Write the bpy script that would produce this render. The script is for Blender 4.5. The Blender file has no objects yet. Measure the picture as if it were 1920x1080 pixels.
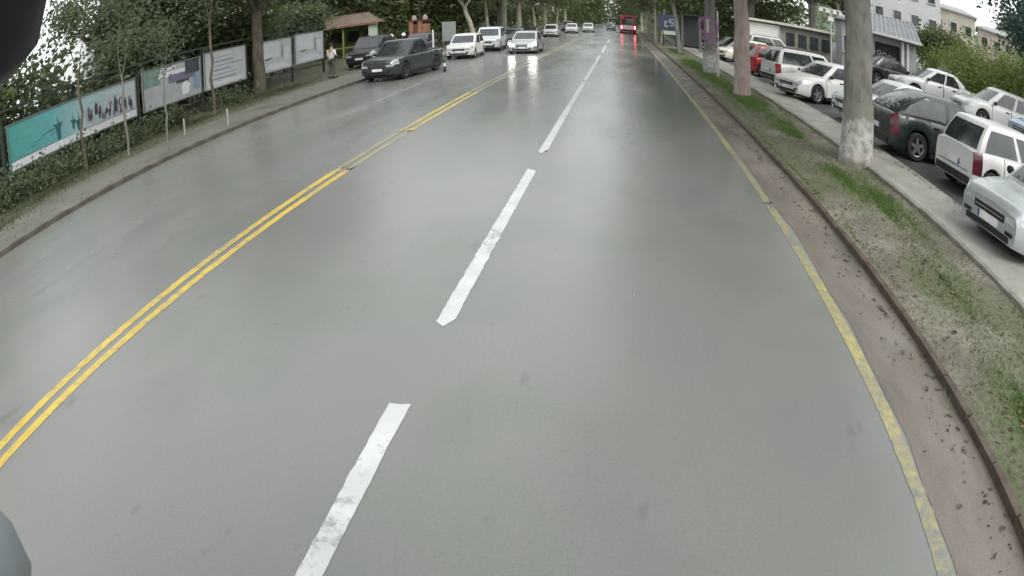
import bpy, bmesh, math, random
from math import sin, cos, pi, radians, sqrt, atan2
from mathutils import Vector, Matrix
random.seed(7)
S = bpy.context.scene
COL = S.collection

# ------------------------------------------------------------------ camera
cd = bpy.data.cameras.new('camera')
cam = bpy.data.objects.new('camera', cd); COL.objects.link(cam)
S.camera = cam
S.render.engine = 'CYCLES'
cd.type = 'PANO'
cd.panorama_type = 'FISHEYE_LENS_POLYNOMIAL'       # the wide dash-camera lens bends the straight kerbs
cd.sensor_fit = 'HORIZONTAL'
cd.sensor_width = 36.0
cd.sensor_height = 36.0 * 9 / 16
cd.fisheye_fov = radians(180)
_f = 1199.2 * 36 / 1920
cd.fisheye_polynomial_k0 = 0.0
cd.fisheye_polynomial_k1 = -1.0 / _f
cd.fisheye_polynomial_k2 = 0.0
cd.fisheye_polynomial_k3 = -0.21 / _f ** 3
cd.fisheye_polynomial_k4 = 0.0
cd.clip_start = 0.05
cd.clip_end = 3000
CAM_YAW, CAM_PITCH, CAM_ROLL = radians(10.64), radians(25.2), radians(-1.5)
_cy, _sy, _cp, _sp = cos(CAM_YAW), sin(CAM_YAW), cos(CAM_PITCH), sin(CAM_PITCH)
_fw = Vector((-_sy * _cp, _cy * _cp, -_sp)); _r = Vector((_cy, _sy, 0)); _u = _r.cross(_fw)
_c, _s = cos(CAM_ROLL), sin(CAM_ROLL)
_R = _c * _r + _s * _u; _U = -_s * _r + _c * _u
cam.matrix_world = Matrix(((_R.x, _U.x, -_fw.x, 0), (_R.y, _U.y, -_fw.y, 0), (_R.z, _U.z, -_fw.z, 2.5), (0, 0, 0, 1)))

# ------------------------------------------------------------------ sky, sun, exposure
SUN_EL, SUN_ROT = radians(48), radians(150)
W = bpy.data.worlds.new('World'); S.world = W; W.use_nodes = True
nt = W.node_tree; nt.nodes.clear()
wo = nt.nodes.new('ShaderNodeOutputWorld'); bg = nt.nodes.new('ShaderNodeBackground')
sky = nt.nodes.new('ShaderNodeTexSky'); sky.sky_type = 'NISHITA'; sky.sun_disc = False
sky.sun_elevation = SUN_EL; sky.sun_rotation = SUN_ROT; sky.air_density = 1.0; sky.dust_density = 4.0; sky.ozone_density = 1.0
hs = nt.nodes.new('ShaderNodeHueSaturation'); hs.inputs['Saturation'].default_value = 0.28
tint = nt.nodes.new('ShaderNodeMix'); tint.data_type = 'RGBA'; tint.inputs['Factor'].default_value = 0.55
tint.inputs[7].default_value = (9.2, 9.6, 9.6, 1)      # an even veil of cloud over the clear sky
nt.links.new(sky.outputs[0], hs.inputs['Color']); nt.links.new(hs.outputs[0], tint.inputs[6])
nt.links.new(tint.outputs[2], bg.inputs['Color']); nt.links.new(bg.outputs[0], wo.inputs[0])
bg.inputs['Strength'].default_value = 0.14
sl = bpy.data.lights.new('sun', 'SUN'); sl.energy = 0.9; sl.angle = radians(25); sl.color = (1, .96, .9)
so = bpy.data.objects.new('sun', sl); COL.objects.link(so)
so.rotation_euler = (pi / 2 - SUN_EL, 0, -SUN_ROT + pi)
S.view_settings.view_transform = 'Standard'; S.view_settings.look = 'None'
S.view_settings.gamma = 1.0; S.view_settings.use_curve_mapping = False
S.view_settings.exposure = 0.55
S.cycles.max_bounces = 6; S.cycles.diffuse_bounces = 3; S.cycles.glossy_bounces = 3; S.cycles.transmission_bounces = 3
S.cycles.transparent_max_bounces = 6

# ------------------------------------------------------------------ materials
MATS = {}
def nmat(name):
    m = bpy.data.materials.new(name); m.use_nodes = True
    n = m.node_tree.nodes; b = n['Principled BSDF']
    return m, m.node_tree, b
def plain(name, col, rough=.6, metal=0., var=.12, scale=6., bump=0., coat=0., spec=.5):
    """base colour with a soft procedural mottling"""
    if name in MATS: return MATS[name]
    m, t, b = nmat(name)
    b.inputs['Roughness'].default_value = rough; b.inputs['Metallic'].default_value = metal
    b.inputs['Specular IOR Level'].default_value = spec
    if coat: b.inputs['Coat Weight'].default_value = coat; b.inputs['Coat Roughness'].default_value = .08
    tc = t.nodes.new('ShaderNodeTexCoord'); nz = t.nodes.new('ShaderNodeTexNoise')
    nz.inputs['Scale'].default_value = scale; nz.inputs['Detail'].default_value = 5
    t.links.new(tc.outputs['Object'], nz.inputs['Vector'])
    rp = t.nodes.new('ShaderNodeValToRGB')
    rp.color_ramp.elements[0].position = .3; rp.color_ramp.elements[1].position = .72
    rp.color_ramp.elements[0].color = tuple(c * (1 - var) for c in col) + (1,)
    rp.color_ramp.elements[1].color = tuple(min(1, c * (1 + var)) for c in col) + (1,)
    t.links.new(nz.outputs['Fac'], rp.inputs[0]); t.links.new(rp.outputs[0], b.inputs['Base Color'])
    if bump:
        bp = t.nodes.new('ShaderNodeBump'); bp.inputs['Strength'].default_value = bump; bp.inputs['Distance'].default_value = .02
        t.links.new(nz.outputs['Fac'], bp.inputs['Height']); t.links.new(bp.outputs[0], b.inputs['Normal'])
    MATS[name] = m; return m
def noise(t, vec, scale, detail=4, rough=.55):
    n = t.nodes.new('ShaderNodeTexNoise'); n.inputs['Scale'].default_value = scale
    n.inputs['Detail'].default_value = detail; n.inputs['Roughness'].default_value = rough
    t.links.new(vec, n.inputs['Vector']); return n.outputs['Fac']
def ramp(t, fac, stops):
    r = t.nodes.new('ShaderNodeValToRGB'); e = r.color_ramp.elements
    while len(e) < len(stops): e.new(.5)
    for k, (p, c) in enumerate(stops):
        e[k].position = p; e[k].color = (c, c, c, 1) if isinstance(c, (int, float)) else tuple(c) + (1,)
    t.links.new(fac, r.inputs[0]); return r.outputs[0]
def mixc(t, fac, a, b, mode='MIX'):
    n = t.nodes.new('ShaderNodeMix'); n.data_type = 'RGBA'; n.blend_type = mode
    for v, i in ((fac, 0), (a, 6), (b, 7)):
        if isinstance(v, (int, float)): n.inputs[i].default_value = v
        elif isinstance(v, tuple): n.inputs[i].default_value = v + (1,)
        else: t.links.new(v, n.inputs[i])
    return n.outputs[2]
def mth(t, op, a, b=0.):
    n = t.nodes.new('ShaderNodeMath'); n.operation = op
    for v, i in ((a, 0), (b, 1)):
        if isinstance(v, (int, float)): n.inputs[i].default_value = v
        else: t.links.new(v, n.inputs[i])
    return n.outputs[0]
def mapv(t, sc=(1, 1, 1), rot=0, loc=(0, 0, 0)):
    tc = t.nodes.new('ShaderNodeTexCoord'); mp = t.nodes.new('ShaderNodeMapping')
    mp.inputs['Scale'].default_value = sc; mp.inputs['Rotation'].default_value = (0, 0, rot); mp.inputs['Location'].default_value = loc
    t.links.new(tc.outputs['Object'], mp.inputs['Vector']); return mp.outputs[0]
def bumpn(t, b, h, s, d=.01):
    bp = t.nodes.new('ShaderNodeBump'); bp.inputs['Strength'].default_value = s; bp.inputs['Distance'].default_value = d
    t.links.new(h, bp.inputs['Height']); t.links.new(bp.outputs[0], b.inputs['Normal'])

def asphalt_colour(t):
    v = mapv(t)
    big = noise(t, v, .22, 4); mid = noise(t, mapv(t, (1, .18, 1)), 1.1, 5); fine = noise(t, v, 38, 3); agg = noise(t, v, 130, 2)
    c = ramp(t, big, [(.3, (.185, .192, .183)), (.5, (.212, .214, .208)), (.72, (.236, .232, .222))])
    c = mixc(t, .38, c, ramp(t, mid, [(.32, (.18, .186, .192)), (.66, (.245, .24, .224))]))
    c = mixc(t, .45, c, ramp(t, fine, [(.3, .55), (.7, 1.0)]), 'MULTIPLY')
    c = mixc(t, .45, c, ramp(t, agg, [(.33, .35), (.6, 1.0), (.74, 1.75)]), 'MULTIPLY')
    # silt along the left kerb, wheel tracks, a few tar-filled joints and old patches
    tc = t.nodes.new('ShaderNodeTexCoord'); sx = t.nodes.new('ShaderNodeSeparateXYZ'); t.links.new(tc.outputs['Object'], sx.inputs[0])
    X = sx.outputs[0]
    silt = mth(t, 'MULTIPLY', ramp(t, mth(t, 'MULTIPLY', mth(t, 'ADD', X, 11.2), .2), [(0., .9), (.45, .35), (.8, 0.)]), ramp(t, noise(t, mapv(t, (1, .35, 1)), .8, 5), [(.35, .25), (.65, 1.)]))
    c = mixc(t, silt, c, (.17, .155, .125))
    track = mth(t, 'SINE', mth(t, 'MULTIPLY', mth(t, 'ADD', X, .15), 3.55))
    c = mixc(t, mth(t, 'MULTIPLY', ramp(t, track, [(.0, 0.), (1., .28)]), ramp(t, noise(t, mapv(t, (1, .2, 1)), .5, 3), [(.35, .3), (.65, 1.)])), c, (.15, .152, .15))
    vo = t.nodes.new('ShaderNodeTexVoronoi'); vo.feature = 'DISTANCE_TO_EDGE'; vo.inputs['Scale'].default_value = .16
    wv = mixc(t, .12, mapv(t, (1, .55, 1), .2), noise(t, v, 1.2, 4), 'ADD'); t.links.new(wv, vo.inputs['Vector'])
    cr = mth(t, 'MULTIPLY', ramp(t, vo.outputs['Distance'], [(0., 1.), (.0035, .7), (.006, 0.)]), ramp(t, noise(t, v, .35, 2), [(.5, 0.), (.6, .5)]))
    c = mixc(t, cr, c, (.1, .1, .098))
    pt = t.nodes.new('ShaderNodeTexVoronoi'); pt.distance = 'CHEBYCHEV'; pt.inputs['Scale'].default_value = .26; pt.inputs['Randomness'].default_value = .8
    t.links.new(mapv(t, (1, .45, 1), 0, (3.3, 1.7, 0)), pt.inputs['Vector'])
    sp = t.nodes.new('ShaderNodeSeparateColor'); t.links.new(pt.outputs['Color'], sp.inputs[0])
    c = mixc(t, ramp(t, sp.outputs[0], [(.8, 0.), (.81, .22)]), c, (.14, .142, .142))
    c = mixc(t, .5, c, ramp(t, noise(t, v, .33, 3), [(.35, (.17, .185, .158)), (.5, (.205, .205, .2)), (.65, (.2, .195, .212))]))
    c = mixc(t, ramp(t, noise(t, mapv(t, (1, .5, 1), 0, (5, 2, 0)), .9, 4), [(.56, 0.), (.72, .4)]), c, (.14, .145, .138))
    c = mixc(t, ramp(t, noise(t, mapv(t, (1.3, .5, 1), 0, (1, 8, 0)), 2.2, 3), [(.66, 0.), (.74, .45)]), c, (.1, .1, .096))
    c = mixc(t, 1., c, (.985, 1.0, .965), 'MULTIPLY')
    return c, big, mid, fine, agg, v
def asphalt_mat():
    m, t, b = nmat('wet_asphalt')
    c, big, mid, fine, agg, v = asphalt_colour(t)
    t.links.new(c, b.inputs['Base Color'])
    wet = noise(t, mapv(t, (1, .25, 1)), .55, 4)
    tc = t.nodes.new('ShaderNodeTexCoord'); sx = t.nodes.new('ShaderNodeSeparateXYZ'); t.links.new(tc.outputs['Object'], sx.inputs[0])
    side = ramp(t, mth(t, 'MULTIPLY', mth(t, 'SUBTRACT', sx.outputs[0], .3), .5), [(0., 0.), (.6, .11), (1., .12)])
    t.links.new(mth(t, 'SUBTRACT', ramp(t, wet, [(.3, .17), (.5, .24), (.7, .34)]), side), b.inputs['Roughness'])
    b.inputs['Specular IOR Level'].default_value = .5
    h = mth(t, 'ADD', mth(t, 'MULTIPLY', fine, .6), mth(t, 'MULTIPLY', agg, .4))
    bumpn(t, b, h, .2, .006)
    return m
def paint_mat(name, col, wear0, wear1, scale=1.0):
    m, t, b = nmat(name)
    ac, big, mid, fine, agg, v = asphalt_colour(t)
    w = noise(t, v, 9 * scale, 5, .7); w2 = noise(t, v, .7, 3)
    k = mth(t, 'ADD', mth(t, 'MULTIPLY', w, .55), mth(t, 'MULTIPLY', w2, .45))
    f = ramp(t, k, [(wear0, 0.), (wear1, 1.)])
    pc = mixc(t, .35, col, ramp(t, noise(t, v, 3, 4), [(.3, .45), (.65, 1.)]), 'MULTIPLY')
    t.links.new(mixc(t, f, ac, pc), b.inputs['Base Color']); b.inputs['Roughness'].default_value = .42
    bumpn(t, b, agg, .2, .005)
    return m
def dirt_mat():
    m, t, b = nmat('verge_dirt')
    v = mapv(t)
    c = ramp(t, noise(t, v, .9, 6, .6), [(.3, (.09, .082, .06)), (.5, (.165, .15, .118)), (.7, (.235, .218, .178))])
    c = mixc(t, ramp(t, noise(t, mapv(t, (1, .5, 1), 0, (7, 3, 0)), .55, 5), [(.42, 0.), (.56, .8)]), c, (.085, .105, .045))
    c = mixc(t, .85, c, ramp(t, noise(t, v, 16, 7, .75), [(.3, .4), (.52, 1.), (.72, 1.45)]), 'MULTIPLY')
    vo = t.nodes.new('ShaderNodeTexVoronoi'); vo.inputs['Scale'].default_value = 26; t.links.new(v, vo.inputs['Vector'])
    c = mixc(t, ramp(t, vo.outputs['Distance'], [(.1, .55), (.2, 0.)]), c, (.055, .045, .03))
    t.links.new(c, b.inputs['Base Color']); b.inputs['Roughness'].default_value = .85
    bumpn(t, b, noise(t, v, 14, 6, .7), .6, .03)
    return m
def gutter_mat():
    m, t, b = nmat('muddy_gutter')
    v = mapv(t)
    c = ramp(t, noise(t, mapv(t, (1, .3, 1)), 1.3, 6, .6), [(.3, (.1, .09, .078)), (.5, (.165, .142, .122)), (.72, (.225, .195, .17))])
    c = mixc(t, ramp(t, noise(t, mapv(t, (1, .4, 1), 0, (3, 9, 0)), .8, 3), [(.55, 0.), (.7, .5)]), c, (.215, .145, .12))
    c = mixc(t, .5, c, ramp(t, noise(t, v, 45, 4, .7), [(.3, .6), (.7, 1.1)]), 'MULTIPLY')
    t.links.new(c, b.inputs['Base Color']); t.links.new(ramp(t, noise(t, v, 1.2, 3), [(.35, .3), (.65, .65)]), b.inputs['Roughness'])
    bumpn(t, b, noise(t, v, 30, 5), .3, .01)
    return m
def concrete_mat(name, a, c2, sc=1.5, joint=0):
    m, t, b = nmat(name); v = mapv(t)
    c = ramp(t, noise(t, v, sc, 6, .6), [(.3, a), (.7, c2)])
    c = mixc(t, .5, c, ramp(t, noise(t, v, 40, 4, .7), [(.3, .65), (.7, 1.1)]), 'MULTIPLY')
    c = mixc(t, ramp(t, noise(t, v, .5, 4), [(.55, 0.), (.7, .5)]), c, tuple(x * .5 for x in a))
    t.links.new(c, b.inputs['Base Color']); b.inputs['Roughness'].default_value = .62
    bumpn(t, b, noise(t, v, 60, 4), .25, .006)
    return m
def leaf_mat(name, dark, lite, yellow=None):
    m, t, b = nmat(name)
    g = t.nodes.new('ShaderNodeNewGeometry'); oi = t.nodes.new('ShaderNodeObjectInfo')
    c = ramp(t, g.outputs['Random Per Island'], [(0., dark), (.55, tuple((x + y) / 2 for x, y in zip(dark, lite))), (1., lite)])
    c2 = mixc(t, .55, c, ramp(t, noise(t, mapv(t), .55, 3), [(.35, .55), (.65, 1.25)]), 'MULTIPLY')
    c2 = mixc(t, .5, c2, ramp(t, oi.outputs['Random'], [(0., .75), (1., 1.25)]), 'MULTIPLY')
    t.links.new(c2, b.inputs['Base Color']); b.inputs['Roughness'].default_value = .55
    tr = t.nodes.new('ShaderNodeBsdfTranslucent'); t.links.new(mixc(t, .4, c2, tuple(min(1, x * 1.8) for x in lite)), tr.inputs['Color'])
    mx = t.nodes.new('ShaderNodeMixShader'); mx.inputs[0].default_value = .35
    out = t.nodes['Material Output']
    t.links.new(b.outputs[0], mx.inputs[1]); t.links.new(tr.outputs[0], mx.inputs[2]); t.links.new(mx.outputs[0], out.inputs[0])
    return m
def bark_mat(name, a, b2, patch):
    m, t, b = nmat(name)
    v = mapv(t, (1, 1, .35))
    c = ramp(t, noise(t, v, 4.5, 6, .65), [(.3, a), (.6, b2)])
    vo = t.nodes.new('ShaderNodeTexVoronoi'); vo.inputs['Scale'].default_value = 5; t.links.new(mapv(t, (1.2, 1.2, .6)), vo.inputs['Vector'])
    sep = t.nodes.new('ShaderNodeSeparateColor'); t.links.new(vo.outputs['Color'], sep.inputs[0])
    c = mixc(t, ramp(t, sep.outputs[0], [(.6, 0.), (.72, .4)]), c, patch)
    t.links.new(c, b.inputs['Base Color']); b.inputs['Roughness'].default_value = .85
    bumpn(t, b, noise(t, v, 9, 6, .7), .7, .04)
    return m
def paint(name, col, metal=0., rough=.3):
    """car paint with road film towards no direction in particular: broad noise only"""
    if name in MATS: return MATS[name]
    m, t, b = nmat(name)
    v = mapv(t)
    c = mixc(t, ramp(t, noise(t, v, 2.2, 5), [(.45, 0.), (.75, .25)]), col, tuple(x * .6 + .05 for x in col))
    t.links.new(c, b.inputs['Base Color']); b.inputs['Metallic'].default_value = metal
    t.links.new(ramp(t, noise(t, v, 5, 4), [(.3, rough * .8), (.7, rough * 1.5)]), b.inputs['Roughness'])
    b.inputs['Coat Weight'].default_value = .5; b.inputs['Coat Roughness'].default_value = .12
    MATS[name] = m; return m
def emit(name, col, s):
    m, t, b = nmat(name)
    b.inputs['Base Color'].default_value = (.8, .8, .8, 1)
    b.inputs['Emission Color'].default_value = col + (1,); b.inputs['Emission Strength'].default_value = s
    return m

M_ASPH = asphalt_mat()
M_WHITE_LINE = paint_mat('worn_white_paint', (.58, .59, .58), .34, .46)
M_YEL = paint_mat('worn_yellow_paint', (.6, .43, .07), .36, .52)
M_YEL2 = paint_mat('dirty_yellow_paint', (.46, .39, .13), .42, .66)
M_DIRT = dirt_mat(); M_GUT = gutter_mat()
M_PAVE = concrete_mat('pale_pavement', (.24, .235, .205), (.36, .35, .315))
M_SIDE = concrete_mat('olive_pavement', (.105, .105, .085), (.17, .165, .14), .8)
M_LOT = concrete_mat('car_park_asphalt', (.048, .05, .05), (.1, .102, .104), .6)
M_KERB = concrete_mat('shadow_dark_kerb_stone', (.05, .036, .026), (.105, .08, .06), 5)  # dark tone stands in for the shadow joint between kerb and soil
M_KERBL = concrete_mat('grey_kerb_stone', (.15, .14, .12), (.26, .25, .22), 5)
M_SOIL = concrete_mat('dark_green_soil', (.05, .06, .03), (.115, .12, .07), .9)  # greenish dark soil, mottled by noise
M_GRASS = leaf_mat('grass_blades', (.045, .095, .02), (.13, .215, .05))
M_LEAFA = leaf_mat('plane_leaves', (.065, .09, .033), (.18, .22, .09))
M_LEAFD = leaf_mat('dark_evergreen_leaves', (.052, .074, .036), (.13, .165, .08))
M_LEAFB = leaf_mat('bright_hedge_leaves', (.1, .145, .035), (.22, .28, .075))
M_LEAFT = leaf_mat('blue_green_needles', (.018, .05, .038), (.05, .11, .08))
M_BARK = bark_mat('plane_bark', (.1, .096, .082), (.19, .183, .16), (.245, .238, .208))
M_BARKD = bark_mat('dark_bark', (.05, .042, .03), (.12, .1, .075), (.16, .14, .105))
M_BARKP = bark_mat('pale_bark', (.2, .2, .15), (.34, .34, .25), (.42, .42, .33))
def lime_mat():
    m, t, b = nmat('lime_wash'); v = mapv(t)
    c = ramp(t, noise(t, v, 6, 6, .65), [(.34, (.2, .19, .165)), (.5, (.38, .375, .35)), (.66, (.5, .495, .47))])
    sx = t.nodes.new('ShaderNodeSeparateXYZ'); t.links.new(v, sx.inputs[0])
    k = mth(t, 'ADD', sx.outputs[2], mth(t, 'MULTIPLY', noise(t, v, 4, 5, .7), .9))
    c = mixc(t, ramp(t, mth(t, 'MULTIPLY', k, .5), [(.66, 0.), (.76, 1.)]), c, (.19, .18, .155))
    c = mixc(t, ramp(t, mth(t, 'MULTIPLY', k, .5), [(.22, .75), (.36, 0.)]), c, (.13, .115, .085))
    t.links.new(c, b.inputs['Base Color']); b.inputs['Roughness'].default_value = .85
    bumpn(t, b, noise(t, mapv(t, (1, 1, .35)), 9, 6, .7), .7, .04); return m
M_LIME = lime_mat() if True else plain('lime_wash', (.42, .415, .395), .85, var=.38, scale=7, bump=.5)
M_GLASS = plain('car_glass', (.035, .042, .043), .05, var=.45, scale=2.5, spec=.9)
M_RUB = plain('rubber', (.018, .018, .018), .75, var=.3)
M_BLACK = plain('black_plastic', (.015, .015, .016), .45, var=.3)
M_RIM = plain('alloy', (.42, .43, .44), .35, .8)
M_CHROME = plain('chrome', (.6, .6, .6), .2, .9)
M_LAMP = plain('headlamp_glass', (.5, .52, .53), .12, .3, var=.3, scale=14)
M_TAIL = plain('tail_lamp_red', (.2, .012, .016), .2, var=.25)
M_TAILD = plain('tail_lamp_dark', (.075, .012, .018), .2, var=.25)
M_PLATE = plain('plate_white', (.7, .7, .68), .5)
M_PLATEB = plain('plate_blue', (.02, .06, .3), .5)
M_LIT = emit('lit_headlamp', (1, .97, .88), 36)
M_BRAKE = emit('lit_brake_lamp', (1, .05, .08), 26)
M_STEEL = plain('grey_steel', (.22, .23, .22), .5, .6)
M_DKSTEEL = plain('dark_green_steel', (.045, .058, .048), .55, .3)
M_CONC = plain('concrete_grey', (.3, .3, .28), .8, var=.2, bump=.2)

# ------------------------------------------------------------------ mesh helpers
class MB:
    def __init__(s): s.v = []; s.f = []; s.mi = []; s.mats = []; s.m = 0
    def mat(s, m):
        if m not in s.mats: s.mats.append(m)
        s.m = s.mats.index(m); return s
    def add(s, vs, fs):
        o = len(s.v); s.v += [tuple(v) for v in vs]
        for f in fs: s.f.append(tuple(i + o for i in f)); s.mi.append(s.m)
        return s
    def box(s, a, b, rz=0, piv=None):
        x0, y0, z0 = a; x1, y1, z1 = b
        vs = [Vector(p) for p in ((x0, y0, z0), (x1, y0, z0), (x1, y1, z0), (x0, y1, z0), (x0, y0, z1), (x1, y0, z1), (x1, y1, z1), (x0, y1, z1))]
        if rz:
            c = Vector(piv) if piv else (vs[0] + vs[6]) / 2
            R = Matrix.Rotation(rz, 3, 'Z'); vs = [R @ (v - c) + c for v in vs]
        return s.add(vs, [(0, 3, 2, 1), (4, 5, 6, 7), (0, 1, 5, 4), (1, 2, 6, 5), (2, 3, 7, 6), (3, 0, 4, 7)])
    def quad(s, *p): return s.add(p, [tuple(range(len(p)))])
    def tube(s, pts, rad, n=8, cap=True):
        pts = [Vector(p) for p in pts]; rings = []
        for i, p in enumerate(pts):
            d = (pts[min(i + 1, len(pts) - 1)] - pts[max(i - 1, 0)]).normalized()
            a = d.cross(Vector((0, 0, 1)) if abs(d.z) < .9 else Vector((1, 0, 0))).normalized(); b = d.cross(a)
            r = rad[i] if isinstance(rad, (list, tuple)) else rad
            rings.append([p + a * r * cos(2 * pi * k / n) + b * r * sin(2 * pi * k / n) for k in range(n)])
        vs = [v for r in rings for v in r]; fs = []
        for i in range(len(pts) - 1):
            for k in range(n):
                fs.append((i * n + k, i * n + (k + 1) % n, (i + 1) * n + (k + 1) % n, (i + 1) * n + k))
        if cap: fs += [tuple(range(n))[::-1], tuple((len(pts) - 1) * n + k for k in range(n))]
        return s.add(vs, fs)
    def lathe(s, prof, n=24, axis='Z', c=(0, 0, 0)):
        vs = []; fs = []
        for (r, h) in prof:
            for k in range(n):
                a = 2 * pi * k / n
                p = (r * cos(a), r * sin(a), h)
                if axis == 'Y': p = (r * cos(a), h, r * sin(a))
                if axis == 'X': p = (h, r * cos(a), r * sin(a))
                vs.append((p[0] + c[0], p[1] + c[1], p[2] + c[2]))
        for i in range(len(prof) - 1):
            for k in range(n): fs.append((i * n + k, i * n + (k + 1) % n, (i + 1) * n + (k + 1) % n, (i + 1) * n + k))
        return s.add(vs, fs)
    def mesh(s, name, smooth=None, fixn=True):
        me = bpy.data.meshes.new(name); me.from_pydata(s.v, [], s.f)
        for m in s.mats: me.materials.append(m)
        if len(s.mats) > 1: me.polygons.foreach_set('material_index', s.mi)
        if fixn and len(s.f) < 20000:
            bm = bmesh.new(); bm.from_mesh(me); bmesh.ops.recalc_face_normals(bm, faces=bm.faces); bm.to_mesh(me); bm.free()
        if smooth is not None:
            me.polygons.foreach_set('use_smooth', [True] * len(me.polygons))
            try: me.set_sharp_from_angle(angle=radians(smooth))
            except Exception: pass
        me.update(); return me
    def obj(s, name, parent=None, smooth=None, mat=None, loc=None, fixn=True):
        if mat: s.mats = [mat]; s.mi = [0] * len(s.f)
        o = bpy.data.objects.new(name, s.mesh(name, smooth, fixn)); COL.objects.link(o)
        if parent: o.parent = parent
        if loc: o.location = loc
        return o
def tag(o, label=None, cat=None, group=None, kind=None):
    for k, v in (('label', label), ('category', cat), ('group', group), ('kind', kind)):
        if v: o[k] = v
    return o
def empty(name, loc, label, cat, group=None, rz=0):
    o = bpy.data.objects.new(name, None); COL.objects.link(o); o.empty_display_size = .3
    o.location = loc; o.rotation_euler = (0, 0, rz); return tag(o, label, cat, group)
def link_mesh(name, me, parent, loc=None, rot=None, mat=None):
    o = bpy.data.objects.new(name, me); COL.objects.link(o); o.parent = parent
    if loc: o.location = loc
    if rot: o.rotation_euler = rot
    if mat and me.materials and me.materials[0] != mat:
        o.material_slots[0].link = 'OBJECT'; o.material_slots[0].material = mat
    return o
def bevel(o, w, seg=2):
    m = o.modifiers.new('b', 'BEVEL'); m.width = w; m.segments = seg; m.limit_method = 'ANGLE'; return o

# ------------------------------------------------------------------ ground, road, pavements
def lot_z(x):
    """the car park climbs away from the avenue"""
    for (a, za), (b, zb) in zip(LOT, LOT[1:]):
        if x <= b: return za + (zb - za) * max(0, (x - a)) / (b - a)
    return LOT[-1][1]
LOT = [(6.72, .03), (9.6, .06), (11.5, .35), (13.2, .85), (15.5, .98), (22, 1.35), (30, 2.0), (60, 4.0), (140, 9.0)]

def sheet(name, x0, x1, y0, y1, z, mat, nx=1, ny=1, edge=0., zf=None, jitter=0.):
    m = MB(); vs = []; fs = []
    for j in range(ny + 1):
        for i in range(nx + 1):
            x = x0 + (x1 - x0) * i / nx; y = y0 + (y1 - y0) * j / ny
            if edge and i in (0, nx): x += random.uniform(-edge, edge)
            zz = z if zf is None else zf(x, y)
            if jitter and 0 < i < nx: zz += random.uniform(-jitter, jitter)
            vs.append((x, y, zz))
    for j in range(ny):
        for i in range(nx):
            a = j * (nx + 1) + i; fs.append((a, a + 1, a + nx + 2, a + nx + 1))
    m.add(vs, fs)
    return m.obj(name, mat=mat)
gr = MB()
gr.quad((-900, -300, -.12), (900, -300, -.12), (900, 1800, -.12), (-900, 1800, -.12))
tag(gr.obj('ground', mat=M_SOIL), kind='structure')
tag(sheet('road', -11.2, 3.0, -30, 420, 0, M_ASPH, 8, 60), kind='structure')
tag(sheet('gutter', 2.25, 2.99, -8, 300, .004, M_GUT, 2, 500, edge=.035), kind='structure')
tag(sheet('verge', 3.0, 5.2, -8, 300, .07, M_DIRT, 10, 300, jitter=.018), kind='structure')
pv = MB().box((5.3, -8, -.1), (6.72, 300, .11)); tag(pv.obj('pavement', mat=M_PAVE), kind='structure')
# the sloping car park
m = MB(); vs = []; fs = []
for j in range(26):
    y = -20 + j * 14
    for (x, z) in LOT: vs.append((x, y, z))
n = len(LOT)
for j in range(25):
    for i in range(n - 1): a = j * n + i; fs.append((a, a + 1, a + n + 1, a + n))
tag(m.add(vs, fs).obj('car_park', smooth=40, mat=M_LOT), kind='structure')
tag(sheet('side_pavement', -13.4, -11.0, -20, 300, .085, M_SIDE, 3, 120, jitter=.006), kind='structure')
tag(sheet('side_verge', -40, -13.4, -20, 300, .075, M_SOIL, 40, 150, jitter=.03), kind='structure')

# kerbs, stone by stone
def kerb(name, x, w, y0, y1, step, z, mat, label=None):
    root = MB().box((x + .005, y0, -.1), (x + w - .005, y1, z - .03)).obj(name, mat=mat); tag(root, kind='structure')
    n = 0; y = y0
    mes = []
    for k in range(4):
        j = lambda: random.uniform(-.007, .007)
        b = MB().box((0, .012, -.09), (w + j(), step - .012, z + j())); mes.append(b.mesh('kerb_stone', None)); mes[-1].materials.append(mat)
    while y < y1 - 1e-3:
        if n < 160:
            o = link_mesh('kerb_stone', mes[n % 4], root, (x + random.uniform(-.008, .008), y, random.uniform(-.008, .004)))
            o.rotation_euler = (random.uniform(-.006, .006), 0, random.uniform(-.008, .008))
        y += step; n += 1
    return root
kerb('verge_kerb', 2.95, .08, -4, 92, .6, .085, M_KERB)
kerb('pavement_kerb', 5.18, .13, -4, 92, .8, .13, M_KERBL)
kerb('street_kerb', -11.12, .16, -2, 104, .8, .11, concrete_mat('dirty_kerb_stone', (.07, .062, .05), (.15, .14, .115), 3))

# painted markings
def stripe(name, segs, xc, w, mat, z=.004, rag=.02, label=None):
    """ragged-edged strips of paint; one object, each dash its own run of faces"""
    for (y0, y1) in segs:
        m = MB(); n = max(6, int((y1 - y0) / .07)); vs = []; fs = []
        for k in range(n + 1):
            y = y0 + (y1 - y0) * k / n
            e = min(k, n - k) < 1
            vs += [(xc - w / 2 + random.gauss(0, rag * .5), y + (random.uniform(-.1, .1) if e else 0), z),
                   (xc + random.gauss(0, .01), y + (random.uniform(-.12, .12) if e else 0), z),
                   (xc + w / 2 + random.gauss(0, rag * .5), y + (random.uniform(-.1, .25) if e else 0), z)]
        for k in range(n):
            a = k * 3; fs += [(a, a + 1, a + 4, a + 3), (a + 1, a + 2, a + 5, a + 4)]
        tag(m.add(vs, fs).obj(name, mat=mat), kind='structure')
stripe('lane_dash', [(-2.2, 3.3), (4.5, 9.5), (10.75, 22.5), (23.1, 38.5), (42, 52), (58, 68)], -1.42, .15, M_WHITE_LINE, rag=.006)
M_YEL3 = paint_mat('almost_gone_yellow_paint', (.47, .39, .13), .4, .72)
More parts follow.
